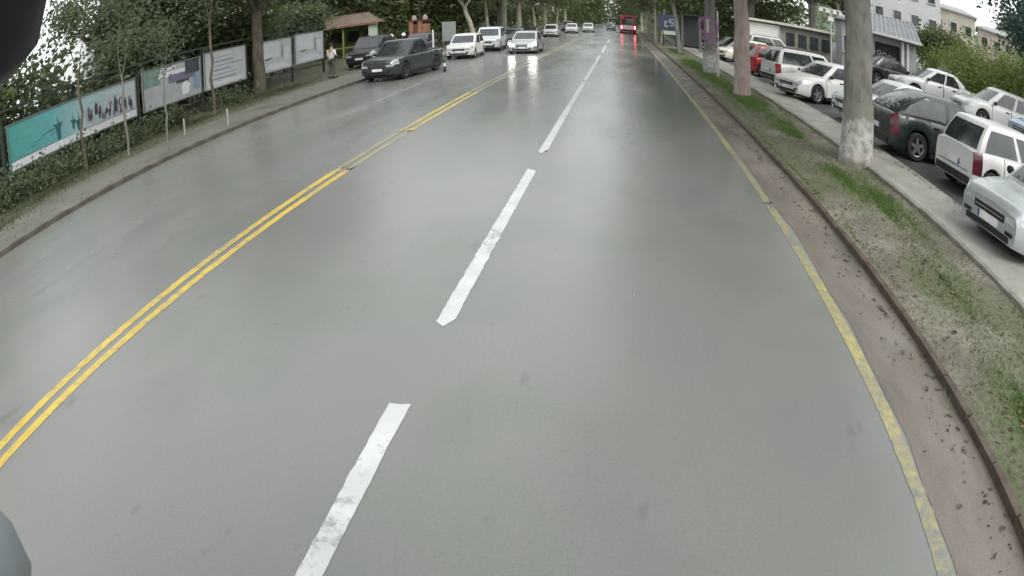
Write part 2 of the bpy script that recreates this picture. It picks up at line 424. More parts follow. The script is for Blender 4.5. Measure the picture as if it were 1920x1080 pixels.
for xc in (-4.58, -4.80):
    stripe('centre_line', [(-8, 9.6), (12.8, 19.4)], xc, .12, M_YEL, rag=.005)
    stripe('worn_centre_line', [(9.6, 12.8), (19.4, 110)], xc, .12, M_YEL3, rag=.006)
stripe('edge_line', [(-8, 8.4)], 2.16, .13, M_YEL2, rag=.006)
stripe('worn_edge_line', [(8.4, 70)], 2.16, .13, paint_mat('thin_yellow_paint', (.46, .39, .13), .38, .68), rag=.008)
stripe('parking_line', [(15.5, 17.2), (17.9, 19.6), (20.3, 24.5), (25.2, 30)], -7.5, .09, paint_mat('faded_white_paint', (.36, .36, .35), .44, .66), rag=.006)

# ------------------------------------------------------------------ cars
CARS = {}
def lerp(a, b, t): return a + (b - a) * t
def interp(tab, x):
    if x <= tab[0][0]: return tab[0][1]
    for (a, za), (b, zb) in zip(tab, tab[1:]):
        if x <= b:
            t = (x - a) / (b - a); t = t * t * (3 - 2 * t) * .5 + t * .5
            return za + (zb - za) * t
    return tab[-1][1]
SPECS = dict(
    hatch=dict(L=4.0, W=1.72, front=.82, rear=.62, R=.31, top=[(0, .70), (.12, .80), (.9, .90), (1.4, .93), (3.7, .96), (4.0, .92)],
               base=(.95, 3.93), roof=(1.75, 3.55), zb=.92, zr=1.48, wr=.78, split=(.08, .44, .5, .82), clad=False),
    sedan=dict(L=4.5, W=1.78, front=.88, rear=.98, R=.32, top=[(0, .66), (.12, .76), (1.0, .88), (1.5, .93), (3.5, .97), (4.1, 1.0), (4.42, .97), (4.5, .85)],
               base=(1.1, 3.85), roof=(1.95, 3.15), zb=.93, zr=1.45, wr=.76, split=(.08, .43, .48, .8), clad=False),
    wagon=dict(L=4.5, W=1.77, front=.85, rear=.85, R=.33, top=[(0, .72), (.12, .82), (1.0, .93), (1.4, .97), (4.2, 1.0), (4.5, .96)],
               base=(1.05, 4.44), roof=(1.8, 4.22), zb=.97, zr=1.62, wr=.82, split=(.06, .34, .38, .62), clad=True),
    suv=dict(L=4.6, W=1.85, front=.9, rear=.85, R=.36, top=[(0, .82), (.12, .93), (1.0, 1.03), (1.4, 1.06), (4.3, 1.1), (4.6, 1.04)],
             base=(1.1, 4.52), roof=(1.85, 4.15), zb=1.06, zr=1.72, wr=.8, split=(.07, .38, .43, .7), clad=True),
    van=dict(L=4.7, W=1.86, front=.88, rear=.85, R=.34, top=[(0, .8), (.12, .92), (.8, 1.04), (1.1, 1.08), (4.4, 1.1), (4.7, 1.05)],
             base=(.8, 4.64), roof=(1.6, 4.5), zb=1.07, zr=1.82, wr=.84, split=(.08, .34, .38, .62), clad=False),
    liftback=dict(L=4.45, W=1.83, front=.88, rear=.85, R=.33, top=[(0, .68), (.12, .8), (1.0, .92), (1.5, .97), (3.9, 1.02), (4.3, 1.0), (4.45, .9)],
               base=(1.05, 4.36), roof=(1.9, 3.35), zb=.97, zr=1.53, wr=.76, split=(.08, .42, .47, .76), clad=False),
    pickup=dict(L=5.2, W=1.84, front=.92, rear=1.1, R=.38, top=[(0, .8), (.12, .93), (1.0, 1.03), (1.45, 1.06), (5.1, 1.08), (5.2, 1.06)],
                base=(1.2, 3.55), roof=(1.9, 3.25), zb=1.06, zr=1.7, wr=.78, split=(.1, .48, .54, .86), clad=True, bed=True),
)
def build_car(kind):
    """meshes of one body style; local X runs forward from the middle, Z up from the ground"""
    sp = SPECS[kind]; L, Wd, R = sp['L'], sp['W'], sp['R']
    ax = (sp['front'], L - sp['rear']); Ra = R + .055
    gd = .2 if not sp['clad'] else .26
    xs = {0, .05, .12, .22, .36, .55, L - .4, L - .25, L - .13, L - .05, L}
    for a in ax:
        for k in range(11): xs.add(a - Ra * cos(pi * k / 10))
    d0 = ax[0] + Ra + .06; d2 = min(ax[1] - Ra * .55, sp['base'][1] - .35); d1 = lerp(d0, ax[1], .47)
    for v in (d0, d0 + .02, d1 - .02, d1, d1 + .02, ax[1] - Ra - .02): xs.add(v)
    k = .5
    while k < L - .4:
        if min(abs(k - q) for q in xs) > .12: xs.add(k)
        k += .25
    xs = sorted(xs)
    def hw(x):
        w = Wd / 2
        if x < .6: w *= 1 - .2 * (1 - x / .6) ** 2.2
        if x > L - .5: w *= 1 - .12 * ((x - L + .5) / .5) ** 2.2
        return w
    def zb(x):
        z = gd + .06 * max(0, 1 - x / .4) + .05 * max(0, 1 - (L - x) / .4)
        for a in ax:
            if abs(x - a) < Ra: z = max(z, R + sqrt(max(0, Ra ** 2 - (x - a) ** 2)))
        return z
    SEC = [(.93, 0), (.985, .1), (1.0, .38), (.992, .68), (.965, .88), (.9, .985), (.5, 1.0), (0, 1.0)]
    rows = []
    for x in xs:
        w = hw(x); a = zb(x); tz = interp(sp['top'], x); a = min(a, tz - .09)
        sec = []
        for j, (fw, fz) in enumerate(SEC):
            lo = gd if j > 1 else a
            z = lerp(a, tz, fz)
            if j >= 2: z = max(z, lerp(gd + .02, tz, fz))
            z = max(z, a + .012 * j)
            z = min(z, tz)
            if j >= 6: z += .018 if j == 6 else .024
            sec.append((w * fw, z))
        rows.append(sec)
    nj = len(SEC)
    P = lambda i, j, s: Vector((L / 2 - xs[i], s * rows[i][j][0], rows[i][j][1]))
    m = MB()
    for s in (1, -1):
        for i in range(len(xs) - 1):
            for j in range(nj - 1):
                m.quad(P(i, j, s), P(i + 1, j, s), P(i + 1, j + 1, s), P(i, j + 1, s))
    for i in (0, len(xs) - 1):
        for j in range(nj - 2): m.quad(P(i, j, 1), P(i, j, -1), P(i, j + 1, -1), P(i, j + 1, 1))
    # greenhouse
    b0, b1 = sp['base']; r0, r1 = sp['roof']; z0, z1 = sp['zb'] - .03, sp['zr']; w0, w1 = Wd / 2 * .925, Wd / 2 * sp['wr']
    s1, s2, s3, s4 = sp['split']
    FR = [0, .45, .86, .97]
    SIDE = [0, s1, s2, s3, s4, .95, 1]
    def ring(t, grow=0):
        tt = t ** 1.12
        xf, xr, w = lerp(b0, r0, tt), lerp(b1, r1, t ** 1.6), lerp(w0, w1, t ** 1.5); z = lerp(z0, z1, t)
        pts = []
        for f in FR: pts.append((xf + .14 * f * f, w * f * .97))
        for q in SIDE[1:-1] : pts.append((lerp(xf + .16, xr - .1, q), w))
        for f in FR[::-1]: pts.append((xr - .1 * f * f, w * f * .97))
        return [Vector((L / 2 - x, y, z)) for (x, y) in pts]
    TL = [0, .12, .5, .86, .95, 1.0]
    rings = [ring(t) for t in TL]
    top = []
    c = Vector((L / 2 - (r0 + r1) / 2, 0, z1))
    for p in rings[-1]: q = c + (p - c) * .9; q.z = z1 + .028; top.append(q)
    rings.append(top)
    top2 = [Vector((lerp(c.x, p.x, .5), p.y * .5, z1 + .05)) for p in rings[-2]]; rings.append(top2)
    fl = lambda v, s: Vector((v.x, s * v.y, v.z))
    npt = len(rings[0])
    for s in (1, -1):
        for a in range(len(rings) - 1):
            for k in range(npt - 1):
                m.quad(fl(rings[a][k], s), fl(rings[a][k + 1], s), fl(rings[a + 1][k + 1], s), fl(rings[a + 1][k], s))
    for k in range(npt - 1):
        m.quad(fl(top2[k], 1), fl(top2[k + 1], 1), fl(top2[k + 1], -1), fl(top2[k], -1))
    out = {}
    bm = bmesh.new(); me = m.mesh('body', None); bm.from_mesh(me)
    bmesh.ops.remove_doubles(bm, verts=bm.verts, dist=.002); bmesh.ops.recalc_face_normals(bm, faces=bm.faces); bm.to_mesh(me); bm.free()
    me.polygons.foreach_set('use_smooth', [True] * len(me.polygons)); me.set_sharp_from_angle(angle=radians(38))
    out['body'] = me
    def shell(quads, off, name, mat):
        """patches lifted off the body along their normals, with closed edges"""
        mm = MB()
        for q in quads:
            n = (q[1] - q[0]).cross(q[3] - q[0]); n = n.normalized() if n.length > 1e-9 else Vector((0, 0, 1))
            cc = sum(q, Vector()) / 4; ref = Vector((cc.x * .35, 0, .55))
            if n.dot(cc - ref) < 0: n = -n
            mm.add([p + n * off for p in q], [(0, 1, 2, 3)])
        mm.mat(mat); me = mm.mesh(name, None)
        bm = bmesh.new(); bm.from_mesh(me); bmesh.ops.remove_doubles(bm, verts=bm.verts, dist=.012)
        bmesh.ops.recalc_face_normals(bm, faces=bm.faces)
        ex = bmesh.ops.extrude_face_region(bm, geom=bm.faces[:])
        for v in [g for g in ex['geom'] if isinstance(g, bmesh.types.BMVert)]:
            ref = Vector((v.co.x * .6, 0, .7)); d = (ref - v.co); v.co += d.normalized() * .012
        bmesh.ops.recalc_face_normals(bm, faces=bm.faces)
        bm.to_mesh(me); bm.free(); me.materials.clear(); me.materials.append(mat)
        me.polygons.foreach_set('use_smooth', [True] * len(me.polygons)); me.set_sharp_from_angle(angle=radians(30))
        return me
    def gh(k0, k1, both, s=1, t0=1, t1=3):
        q = []
        for a in range(t0, t1):
            for k in range(k0, k1):
                for sg in ((1, -1) if both else (s,)):
                    q.append([fl(rings[a][k], sg), fl(rings[a][k + 1], sg), fl(rings[a + 1][k + 1], sg), fl(rings[a + 1][k], sg)])
        return q
    nf = len(FR)
    out['windscreen'] = shell(gh(0, 2, True), .005, 'windscreen', M_GLASS)
    out['rear_window'] = shell(gh(npt - 3, npt - 1, True), .005, 'rear_window', M_GLASS)
    for s, nm in ((1, 'l'), (-1, 'r')):
        out['fw' + nm] = shell(gh(nf, nf + 1, False, s), .005, 'side_window', M_GLASS)
        out['rw' + nm] = shell(gh(nf + 2, nf + 3, False, s), .005, 'side_window', M_GLASS)
        if kind in ('wagon', 'van', 'suv', 'hatch', 'liftback'): out['qw' + nm] = shell(gh(nf + 3, nf + 4, False, s), .005, 'quarter_window', M_GLASS)
        def side(xa, xb, j0, j1):
            q = []
            for i in range(len(xs) - 1):
                if xs[i] >= xa - 1e-4 and xs[i + 1] <= xb + 1e-4:
                    for j in range(j0, j1): q.append([P(i, j, s), P(i + 1, j, s), P(i + 1, j + 1, s), P(i, j + 1, s)])
            return q
        out['fd' + nm] = shell(side(d0 + .02, d1 - .02, 1, 5), .005, 'door', M_BLACK)
        out['rd' + nm] = shell(side(d1 + .02, ax[1] - Ra - .02, 1, 5), .005, 'door', M_BLACK)
        out['ds' + nm] = shell(side(d0, ax[1] - Ra, 1, 5), .002, 'door_seam', M_BLACK)
        out['hl' + nm] = shell(side(0, .36, 3, 5) + [[P(0, 3, s), P(0, 3, s) * 1, P(0, 4, s), P(0, 4, s)]][:0], .008, 'headlight', M_LAMP)
        tall = kind in ('wagon', 'van', 'suv', 'hatch', 'liftback')
        out['tl' + nm] = shell(side(L - .25, L, 2 if tall else 3, 5), .008, 'tail_light', M_TAIL)
        # front face share of the headlamp
    # end details on the flat caps
    xf = L / 2; wN = rows[0][3][0]; zt = rows[0][-1][1]; zl = rows[0][0][1]
    g = MB().mat(M_BLACK)
    g.box((xf - .02, -wN * .55, lerp(zl, zt, .56)), (xf + .012, wN * .55, lerp(zl, zt, .8)))
    out['grille'] = g.mesh('grille')
    g = MB().mat(M_CHROME); g.box((xf - .0, -wN * .5, lerp(zl, zt, .66)), (xf + .022, wN * .5, lerp(zl, zt, .70)))
    g.box((xf - .0, -wN * .55, lerp(zl, zt, .80)), (xf + .02, wN * .55, lerp(zl, zt, .83))); out['grille_bar'] = g.mesh('grille_bar')
    g = MB().mat(M_BLACK); g.box((xf - .02, -wN * .8, lerp(zl, zt, .04)), (xf + .015, wN * .8, lerp(zl, zt, .24))); out['air_intake'] = g.mesh('air_intake')
    for s, nm in ((1, 'l'), (-1, 'r')):
        g = MB().mat(M_LAMP); y0, y1 = sorted((s * wN * .6, s * wN * 1.0))
        g.add([(xf + .016, s * wN * .58, lerp(zl, zt, .66)), (xf + .006, s * wN * .985, lerp(zl, zt, .64)), (xf + .006, s * wN * .97, lerp(zl, zt, .88)), (xf + .012, s * wN * .62, lerp(zl, zt, .82)),
               (xf - .03, s * wN * .58, lerp(zl, zt, .66)), (xf - .03, s * wN * .985, lerp(zl, zt, .64)), (xf - .03, s * wN * .97, lerp(zl, zt, .88)), (xf - .03, s * wN * .62, lerp(zl, zt, .82))],
              [(0, 1, 2, 3), (0, 4, 5, 1), (1, 5, 6, 2), (2, 6, 7, 3), (3, 7, 4, 0)])
        out['hf' + nm] = g.mesh('lamp_face')
        g = MB().mat(M_BLACK); g.box((xf - .02, s * wN * .78 - .09, lerp(zl, zt, .28)), (xf + .018, s * wN * .78 + .09, lerp(zl, zt, .4))); out['fog' + nm] = g.mesh('fog_light')
    def plate(x, z, s):
        g = MB().mat(M_PLATE); a, b = sorted((x, x + s * .03)); g.box((a, -.25, z - .055), (b, .25, z + .055))
        g.mat(M_PLATEB); a, b = sorted((x, x + s * .033)); g.box((a, -.25, z - .054), (b, -.21, z + .054) if s < 0 else (b, -.21, z + .054)); return g.mesh('number_plate')
    out['pf'] = plate(xf, lerp(zl, zt, .42), 1)
    xr = -L / 2; zR = rows[-1][-1][1]; zl2 = rows[-1][0][1]; wR = rows[-1][3][0]
    out['pr'] = plate(xr, lerp(zl2, zR, .5), -1)
    g = MB().mat(M_BLACK); g.box((xr - .03, -wR * .9, zl2 + .02), (xr + .05, wR * .9, lerp(zl2, zR, .24))); out['rear_bumper'] = g.mesh('rear_bumper')
    g = MB().mat(M_BLACK); g.box((xr - .012, -wR * .8, lerp(zl2, zR, .36)), (xr + .02, wR * .8, lerp(zl2, zR, .375))); out['tailgate_seam'] = g.mesh('tailgate_seam')
    g = MB().mat(M_BLACK); g.box((-L / 2 + .3, -Wd / 2 + .16, .16), (L / 2 - .3, Wd / 2 - .16, .62)); out['underbody'] = g.mesh('underbody')
    for s, nm in ((1, 'l'), (-1, 'r')):
        g = MB().mat(M_BLACK); ya, yb = sorted((s * (Wd / 2 - .1), s * (Wd / 2 - .005)))
        g.box((-L / 2 + sp['rear'] + Ra * 1.05, ya, gd - .05), (L / 2 - ax[0] - Ra * 1.05, yb, gd + .05)); out['si' + nm] = g.mesh('sill')
    # mirrors
    for s, nm in ((1, 'l'), (-1, 'r')):
        x = L / 2 - b0 - .42; y = s * (Wd / 2 * .93)
        g = MB().mat(M_BLACK); vs = []; fs = []
        g.lathe([(.001, 0), (.06, .015), (.085, .06), (.08, .13), (.05, .17), (.001, .18)], 10, 'Y' if s > 0 else 'Y', (0, 0, 0))
        g.v = [(x + p[0] * .75, y + s * (p[1] + .03), sp['zb'] + .07 + p[2] * .85) for p in g.v]
        g.box((x - .02, min(y, y + s * .06), sp['zb'] + .02), (x + .03, max(y, y + s * .06), sp['zb'] + .06)); out['mi' + nm] = g.mesh('mirror', 40)
        zz = lerp(gd, sp['zb'], .84)
        for kk, xx in (('f', L / 2 - d1 + .1), ('r', L / 2 - (ax[1] - Ra) + .12)):
            g = MB().mat(M_BLACK); g.box((xx, min(s * Wd / 2 * .96, s * (Wd / 2 + .018)), zz), (xx + .18, max(s * Wd / 2 * .96, s * (Wd / 2 + .018)), zz + .03))
            out[kk + 'h' + nm] = g.mesh('door_handle')
    if kind in ('wagon', 'suv', 'van'):
        for s, nm in ((1, 'l'), (-1, 'r')):
            g = MB().mat(M_BLACK); y = s * w1 * .9
            g.tube([(L / 2 - r0 - .15, y, z1 + .03), (L / 2 - r0 - .25, y, z1 + .075), (L / 2 - r1 + .25, y, z1 + .075), (L / 2 - r1 + .12, y, z1 + .03)], .02, 6); out['ra' + nm] = g.mesh('roof_rail', 40)
    if sp.get('bed'):
        g = MB().mat(M_BLACK); g.box((-L / 2 + .12, -Wd / 2 + .16, .9), (L / 2 - b1 - .08, Wd / 2 - .16, interp(sp['top'], 4.2) + .034)); out['bed'] = g.mesh('bed')
        g = MB().mat(M_CHROME); g.tube([(L / 2 - b1 - .1, .6, 1.1), (L / 2 - b1 - .22, .58, 1.6), (L / 2 - b1 - .22, -.58, 1.6), (L / 2 - b1 - .1, -.6, 1.1)], .03, 6); out['roll_bar'] = g.mesh('roll_bar', 40)
    # wheels
    ty = MB().mat(M_RUB); ty.lathe([(R * .66, -.09), (R * .9, -.1), (R * .99, -.07), (R, 0), (R * .99, .07), (R * .9, .1), (R * .66, .09), (R * .6, 0), (R * .66, -.09)], 28, 'Y'); out['tyre'] = ty.mesh('wheel', 50)
    rm = MB().mat(M_RIM); rm.lathe([(R * .67, .085), (R * .6, .06)], 20, 'Y'); rm.mat(M_BLACK); rm.lathe([(R * .6, .06), (R * .57, .0), (R * .2, .015)], 20, 'Y'); rm.mat(M_RIM); rm.lathe([(R * .2, .03), (R * .16, .07), (.001, .075)], 14, 'Y')
    for k in range(5):
        a = 2 * pi * k / 5; u = Vector((cos(a), 0, sin(a))); t = Vector((-sin(a), 0, cos(a)))
        p = [u * R * .12 - t * .045, u * R * .62 - t * .03, u * R * .62 + t * .03, u * R * .12 + t * .045]
        rm.add([q + Vector((0, .075, 0)) for q in p] + [q + Vector((0, .02, 0)) for q in p], [(0, 1, 2, 3), (0, 4, 5, 1), (1, 5, 6, 2), (2, 6, 7, 3), (3, 7, 4, 0)])
    out['rim'] = rm.mesh('rim', 40)
    out['_ax'] = (L / 2 - ax[0], L / 2 - ax[1], Wd / 2 - .115, R); out['_sp'] = sp
    return out
GLOBAL_CARS = []
def car(kind, loc, head, paintm, label, group, name='parked_car', cat='car', rim=None, tail=None, lit=False, brake=False, trim=None, pitch=0., roll=0., big=None):
    """head: compass of the nose in degrees, 0 = +x, 90 = +y (away from the camera)"""
    if kind not in CARS: CARS[kind] = build_car(kind)
    d = CARS[kind]; sp = d['_sp']
    r = empty(name, loc, label, cat, group, radians(head)); r.rotation_euler = (radians(roll), radians(pitch), radians(head))
    if group in ('cars parked along the pavement of the car park', 'cars in the upper row of the car park'): r.scale = (1.08, 1.1, 1.13)
    body = link_mesh('body', d['body'], r)
    if not d['body'].materials: d['body'].materials.append(paintm)
    body.material_slots[0].link = 'OBJECT'; body.material_slots[0].material = paintm
    for k in ('fdl', 'fdr', 'rdl', 'rdr'):
        o = link_mesh('door', d[k], r); link_mesh('handle', d[k[0] + 'h' + k[2]], o); o.material_slots[0].link = 'OBJECT'; o.material_slots[0].material = paintm
    for k in ('windscreen', 'rear_window', 'grille', 'air_intake', 'rear_bumper', 'underbody', 'tailgate_seam'):
        o = link_mesh(k, d[k], r)
    for k in ('fwl', 'fwr', 'rwl', 'rwr'): link_mesh('side_window', d[k], r)
    for k in ('qwl', 'qwr'):
        if k in d: link_mesh('quarter_window', d[k], r)
    link_mesh('grille_bar', d['grille_bar'], r)
    for k in ('l', 'r'):
        h = link_mesh('headlight', d['hl' + k], r, mat=M_LIT if lit else None); link_mesh('lamp_face', d['hf' + k], h, mat=M_LIT if lit else None)
        link_mesh('tail_light', d['tl' + k], r, mat=M_BRAKE if brake else tail)
        link_mesh('fog_light', d['fog' + k], r); link_mesh('mirror', d['mi' + k], r, mat=trim); link_mesh('sill', d['si' + k], r); link_mesh('door_seam', d['ds' + k], r)
        if 'ra' + k in d: link_mesh('roof_rail', d['ra' + k], r)
    link_mesh('number_plate', d['pf'], r); link_mesh('number_plate', d['pr'], r)
    for k in ('bed', 'roll_bar'):
        if k in d: link_mesh(k, d[k], r)
    xa, xb, yw, R = d['_ax']
    for x in (xa, xb):
        for s in (1, -1):
            w = link_mesh('wheel', d['tyre'], r, (x, s * yw, R), (0, random.uniform(0, 6), 0 if s > 0 else pi))
            link_mesh('rim', d['rim'], w, mat=rim)
    return r

P_WHITE = paint('white_paint', (.63, .63, .615)); P_WHITE2 = paint('cool_white_paint', (.58, .61, .635)); P_CREAM = paint('cream_paint', (.70, .66, .52))
P_SILVER = paint('silver_paint', (.5, .53, .53), .6, .32); P_GREY = paint('grey_paint', (.2, .21, .22), .5); P_DK = paint('dark_green_black_paint', (.016, .026, .024), .2)
P_BLACK = paint('black_paint', (.014, .014, .016), .2); P_RED = paint('red_paint', (.3, .03, .035)); P_BLUE = paint('pale_blue_paint', (.4, .48, .62), .3)
P_SLATE = paint('slate_paint', (.06, .07, .078), .4)
M_RIMD = plain('dark_alloy', (.12, .12, .125), .35, .7)

GR1 = 'cars parked along the pavement of the car park'
car('sedan', (8.3, 7.75, .05), 188, P_SILVER, 'silver sedan nosed up to the pale pavement, nearest car at the right edge', GR1)
car('hatch', (9.6, 11.35, .05), 4, P_WHITE, 'white hatchback with dark tail lamps between the silver sedan and the dark car', GR1, tail=M_TAILD)
car('liftback', (9.1, 14.5, .05), 1, P_DK, 'dark green-black car with a sloping tail beside the whitewashed tree trunk', GR1, tail=M_TAILD)
car('sedan', (9.7, 19.2, .05), 188, P_WHITE2, 'pale car half hidden behind the thick whitewashed trunk', GR1)
car('sedan', (8.55, 23.9, .05), 204, P_WHITE, 'white sedan with alloy wheels nosed towards the pavement, past the thick trunk', GR1, rim=M_RIM)
car('wagon', (9.2, 28.5, .05), 11, P_WHITE, 'tall white estate car with red tail lamps behind the white sedan', GR1, tail=M_TAIL)
car('hatch', (8.75, 32.9, .05), 10, P_RED, 'red hatchback glimpsed behind a verge tree', GR1)
car('hatch', (8.7, 43.5, .05), 205, P_CREAM, 'cream hatchback nosed to the pavement, seen between two verge trees', GR1)
GR2 = 'cars in the upper row of the car park'
car('hatch', (14.9, 18.9, .95), 172, P_WHITE, 'white hatchback in the upper row, nearest to the bright hedge end', GR2, pitch=0)
car('sedan', (14.6, 24.2, .95), 170, P_WHITE, 'white saloon in the upper row in front of the bright hedge', GR2)
car('sedan', (14.3, 29.4, .9), 8, P_BLACK, 'black saloon in the upper row below the shop opening', GR2)
car('sedan', (17.6, 28.2, 1.15), 150, P_SLATE, 'slate grey saloon beside the small shop, against the hedge', GR2)
car('hatch', (15.2, 14.9, .95), 175, P_BLUE, 'pale blue car at the right edge, behind the white hatchback', GR2)
car('wagon', (12.0, 47.5, .4), 5, P_SILVER, 'silver estate car in front of the white garage front', GR2)
car('sedan', (9.2, 52.5, .05), 195, P_GREY, 'grey saloon far along the car park beside the sign', GR1)
GR3 = 'vehicles facing along the far side of the avenue'
car('pickup', (-9.55, 26.5, 0), -97, P_SLATE, 'dark slate pickup truck stopped by the left kerb', GR3, name='pickup_truck', cat='pickup', rim=M_RIMD)
car('hatch', (-9.35, 36.8, 0), -88, P_WHITE, 'small white hatchback behind the dark pickup', GR3)
car('suv', (-9.3, 43.8, 0), -86, P_WHITE2, 'tall white off-roader second behind the dark pickup', GR3)
car('sedan', (-6.2, 40.4, 0), -90, P_SILVER, 'silver saloon with lit headlights in the oncoming lane', GR3, name='oncoming_car', lit=True)
car('sedan', (-8.9, 51.5, 0), -88, P_GREY, 'grey saloon parked behind the tall white off-roader', GR3)
car('hatch', (-9.1, 60.5, 0), -88, P_BLACK, 'black hatchback in the far queue on the left', GR3)
car('hatch', (-8.2, 72.0, 0), -88, P_WHITE, 'white hatchback in the far queue, just before two dark cars', GR3)
car('sedan', (-9.4, 80.5, 0), -88, P_SLATE, 'slate saloon in the far queue on the left', GR3)
car('sedan', (-7.2, 89.0, 0), -88, P_WHITE, 'far white saloon in the oncoming lane, left one of a pair', GR3)
car('hatch', (-5.3, 97.0, 0), -90, P_WHITE2, 'far white hatchback close to the centre line', GR3)
car('suv', (-8.8, 101., 0), -90, P_GREY, 'far grey off-roader at the end of the queue', GR3)
car('suv', (-14.3, 34.0, .12), -86, P_BLACK, 'black off-roader standing behind the man in the white shirt', GR3)
car('hatch', (-13.5, 40.5, .12), -90, P_SLATE, 'slate hatchback standing on the left pavement behind the pickup', GR3)
car('hatch', (-2.2, 118., 0), 90, P_GREY, 'far grey car driving away left of the red bus', 'cars driving away', name='driving_car')

# red city bus
def red_bus(loc, label):
    r = empty('city_bus', loc, label, 'bus', None, radians(90))
    P = paint('bus_red', (.36, .045, .05)); PW = paint('bus_cream', (.6, .55, .53))
    L, w, z0, z1 = 11.5, 1.25, .35, 3.15
    m = MB(); sec = [(w * .96, z0), (w, z0 + .4), (w, 1.2), (w * .99, 2.4), (w * .95, 2.9), (w * .8, z1), (0, z1 + .06)]
    xs = [-L / 2, -L / 2 + .08, -L / 2 + .3, L / 2 - .4, L / 2 - .1, L / 2]; ws = [.93, .98, 1, 1, .98, .93]
    for s in (1, -1):
        for i in range(5):
            for j in range(6):
                m.quad(*[(xs[a], s * sec[b][0] * ws[a], sec[b][1]) for a, b in ((i, j), (i + 1, j), (i + 1, j + 1), (i, j + 1))])
    for i in (0, 5):
        for j in range(5): m.quad((xs[i], sec[j][0] * ws[i], sec[j][1]), (xs[i], -sec[j][0] * ws[i], sec[j][1]), (xs[i], -sec[j + 1][0] * ws[i], sec[j + 1][1]), (xs[i], sec[j + 1][0] * ws[i], sec[j + 1][1]))
    m.obj('body', r, 35, P)
    MB().box((-L / 2 - .03, -1.0, 1.55), (-L / 2 + .02, 1.0, 2.45)).obj('rear_window', r, None, M_GLASS)
    MB().box((-L / 2 - .035, -.75, .75), (-L / 2 + .02, .75, 1.4)).obj('engine_cover', r, None, PW)
    for s in (1, -1):
        MB().box((-L / 2 - .04, s * 1.02 - .09, .85), (-L / 2 + .03, s * 1.02 + .09, 1.3)).obj('tail_light', r, None, M_BRAKE)
        for k in range(6): MB().box((-L / 2 + .7 + k * 1.7, min(s * 1.2, s * 1.262), 1.4), (-L / 2 + 2.2 + k * 1.7, max(s * 1.2, s * 1.262), 2.4)).obj('side_window', r, None, M_GLASS)
        for x in (-3.2, 3.2):
            wv = MB(); wv.lathe([(.3, -.14), (.45, -.14), (.5, -.08), (.5, .08), (.45, .14), (.3, .14), (.001, .1)], 20, 'Y'); wv.obj('wheel', r, 40, M_RUB, (x, s * 1.1, .5))
    MB().box((-L / 2 - .04, -1.2, .4), (-L / 2 + .1, 1.2, .62)).obj('rear_bumper', r, None, M_BLACK)
    MB().box((-L / 2 - .03, -.6, 2.6), (-L / 2 + .02, .6, 2.85)).obj('destination_board', r, None, M_BLACK)
    return r
red_bus((.85, 103, 0), 'red city bus far ahead in the right lane with lit tail lamps')

# ------------------------------------------------------------------ trees
def limb(m, p, d, r, ln, depth, tips, bend=.25, n=8):
    pts = [p]; rad = [r]; q = p.copy(); dd = d.copy(); seg = 5
    for k in range(seg):
        dd = (dd + Vector((random.gauss(0, bend), random.gauss(0, bend), random.gauss(0, bend * .5) + .05)) * .35).normalized()
        q = q + dd * ln / seg; pts.append(q.copy()); rad.append(r * (1 - .55 * (k + 1) / seg))
        if depth <= 1: tips.append(q.copy())
    m.tube(pts, rad, n if depth > 1 else 5)
    if depth > 0:
        for k in range(random.randint(3, 4)):
            i = random.randint(2, seg); a = random.uniform(0, 2 * pi)
            nd = (dd * .55 + Vector((cos(a), sin(a), random.uniform(-.05, .6))) * .8).normalized()
            limb(m, pts[i], nd, rad[i] * .6, ln * random.uniform(.55, .75), depth - 1, tips, bend, n)
def leaves(m, centres, count, spread, size, squash=.75):
    for k in range(count):
        c = random.choice(centres)
        p = c + Vector((random.gauss(0, spread), random.gauss(0, spread), random.gauss(0, spread * squash)))
        s = size * random.uniform(.55, 1.35)
        a = Vector((random.gauss(0, 1), random.gauss(0, 1), random.gauss(0, .6))).normalized()
        b = a.cross(Vector((random.gauss(0, 1), random.gauss(0, 1), random.gauss(0, 1)))).normalized()
        n = a.cross(b) * s * .18
        m.add([p - a * s * .5, p - b * s * .34 + n, p + a * s * .5, p + b * s * .34 + n], [(0, 1, 2, 3)])
TREES = {}
def make_tree(key, r, h, depth, spread_d, nleaf, lsize, trunk_pts=None, lspread=.7, lean=0, fork=None):
    t = MB(); tips = []
    flare = [1.16, 1.04, 1., .95, .88, .82]
    pts = [Vector((lean * (k / 5) ** 1.2 + (random.gauss(0, .03) if k else 0), random.gauss(0, .03) if k else 0, h * k / 5 - (.25 if k == 0 else 0))) for k in range(6)]
    t.tube(pts, [r * f for f in flare], 14)
    top = pts[-1]
    for k in range(fork or 5):
        a = 2 * pi * k / (fork or 5) + random.uniform(-.3, .3)
        d = Vector((cos(a) * spread_d, sin(a) * spread_d, 1)).normalized()
        limb(t, top - Vector((0, 0, .2)), d, r * .5, h * random.uniform(.75, 1.05), depth, tips)
    tm = t.mesh('trunk', 60, False); c = MB(); leaves(c, tips, nleaf, lspread, lsize)
    cm = c.mesh('crown', None, False)
    TREES[key] = (tm, cm, r, h, pts)
make_tree('plane', .34, 4.6, 2, 1.0, 14000, .28, lspread=.75)
make_tree('plane2', .3, 4.2, 2, 1.1, 13000, .28, lspread=.8)
make_tree('slim', .16, 4.4, 1, .8, 3500, .34, lspread=.8, lean=.5)
make_tree('twin', .22, 3.6, 2, .7, 10000, .28, lspread=.7, lean=-.9, fork=3)
make_tree('thin', .045, 2.6, 1, .35, 700, .13, lspread=.25, fork=2)
make_tree('low', .17, 1.5, 2, 1.2, 8000, .26, lspread=.55)
make_tree('needle', .2, 3.0, 2, .6, 6000, .24, lspread=.6)
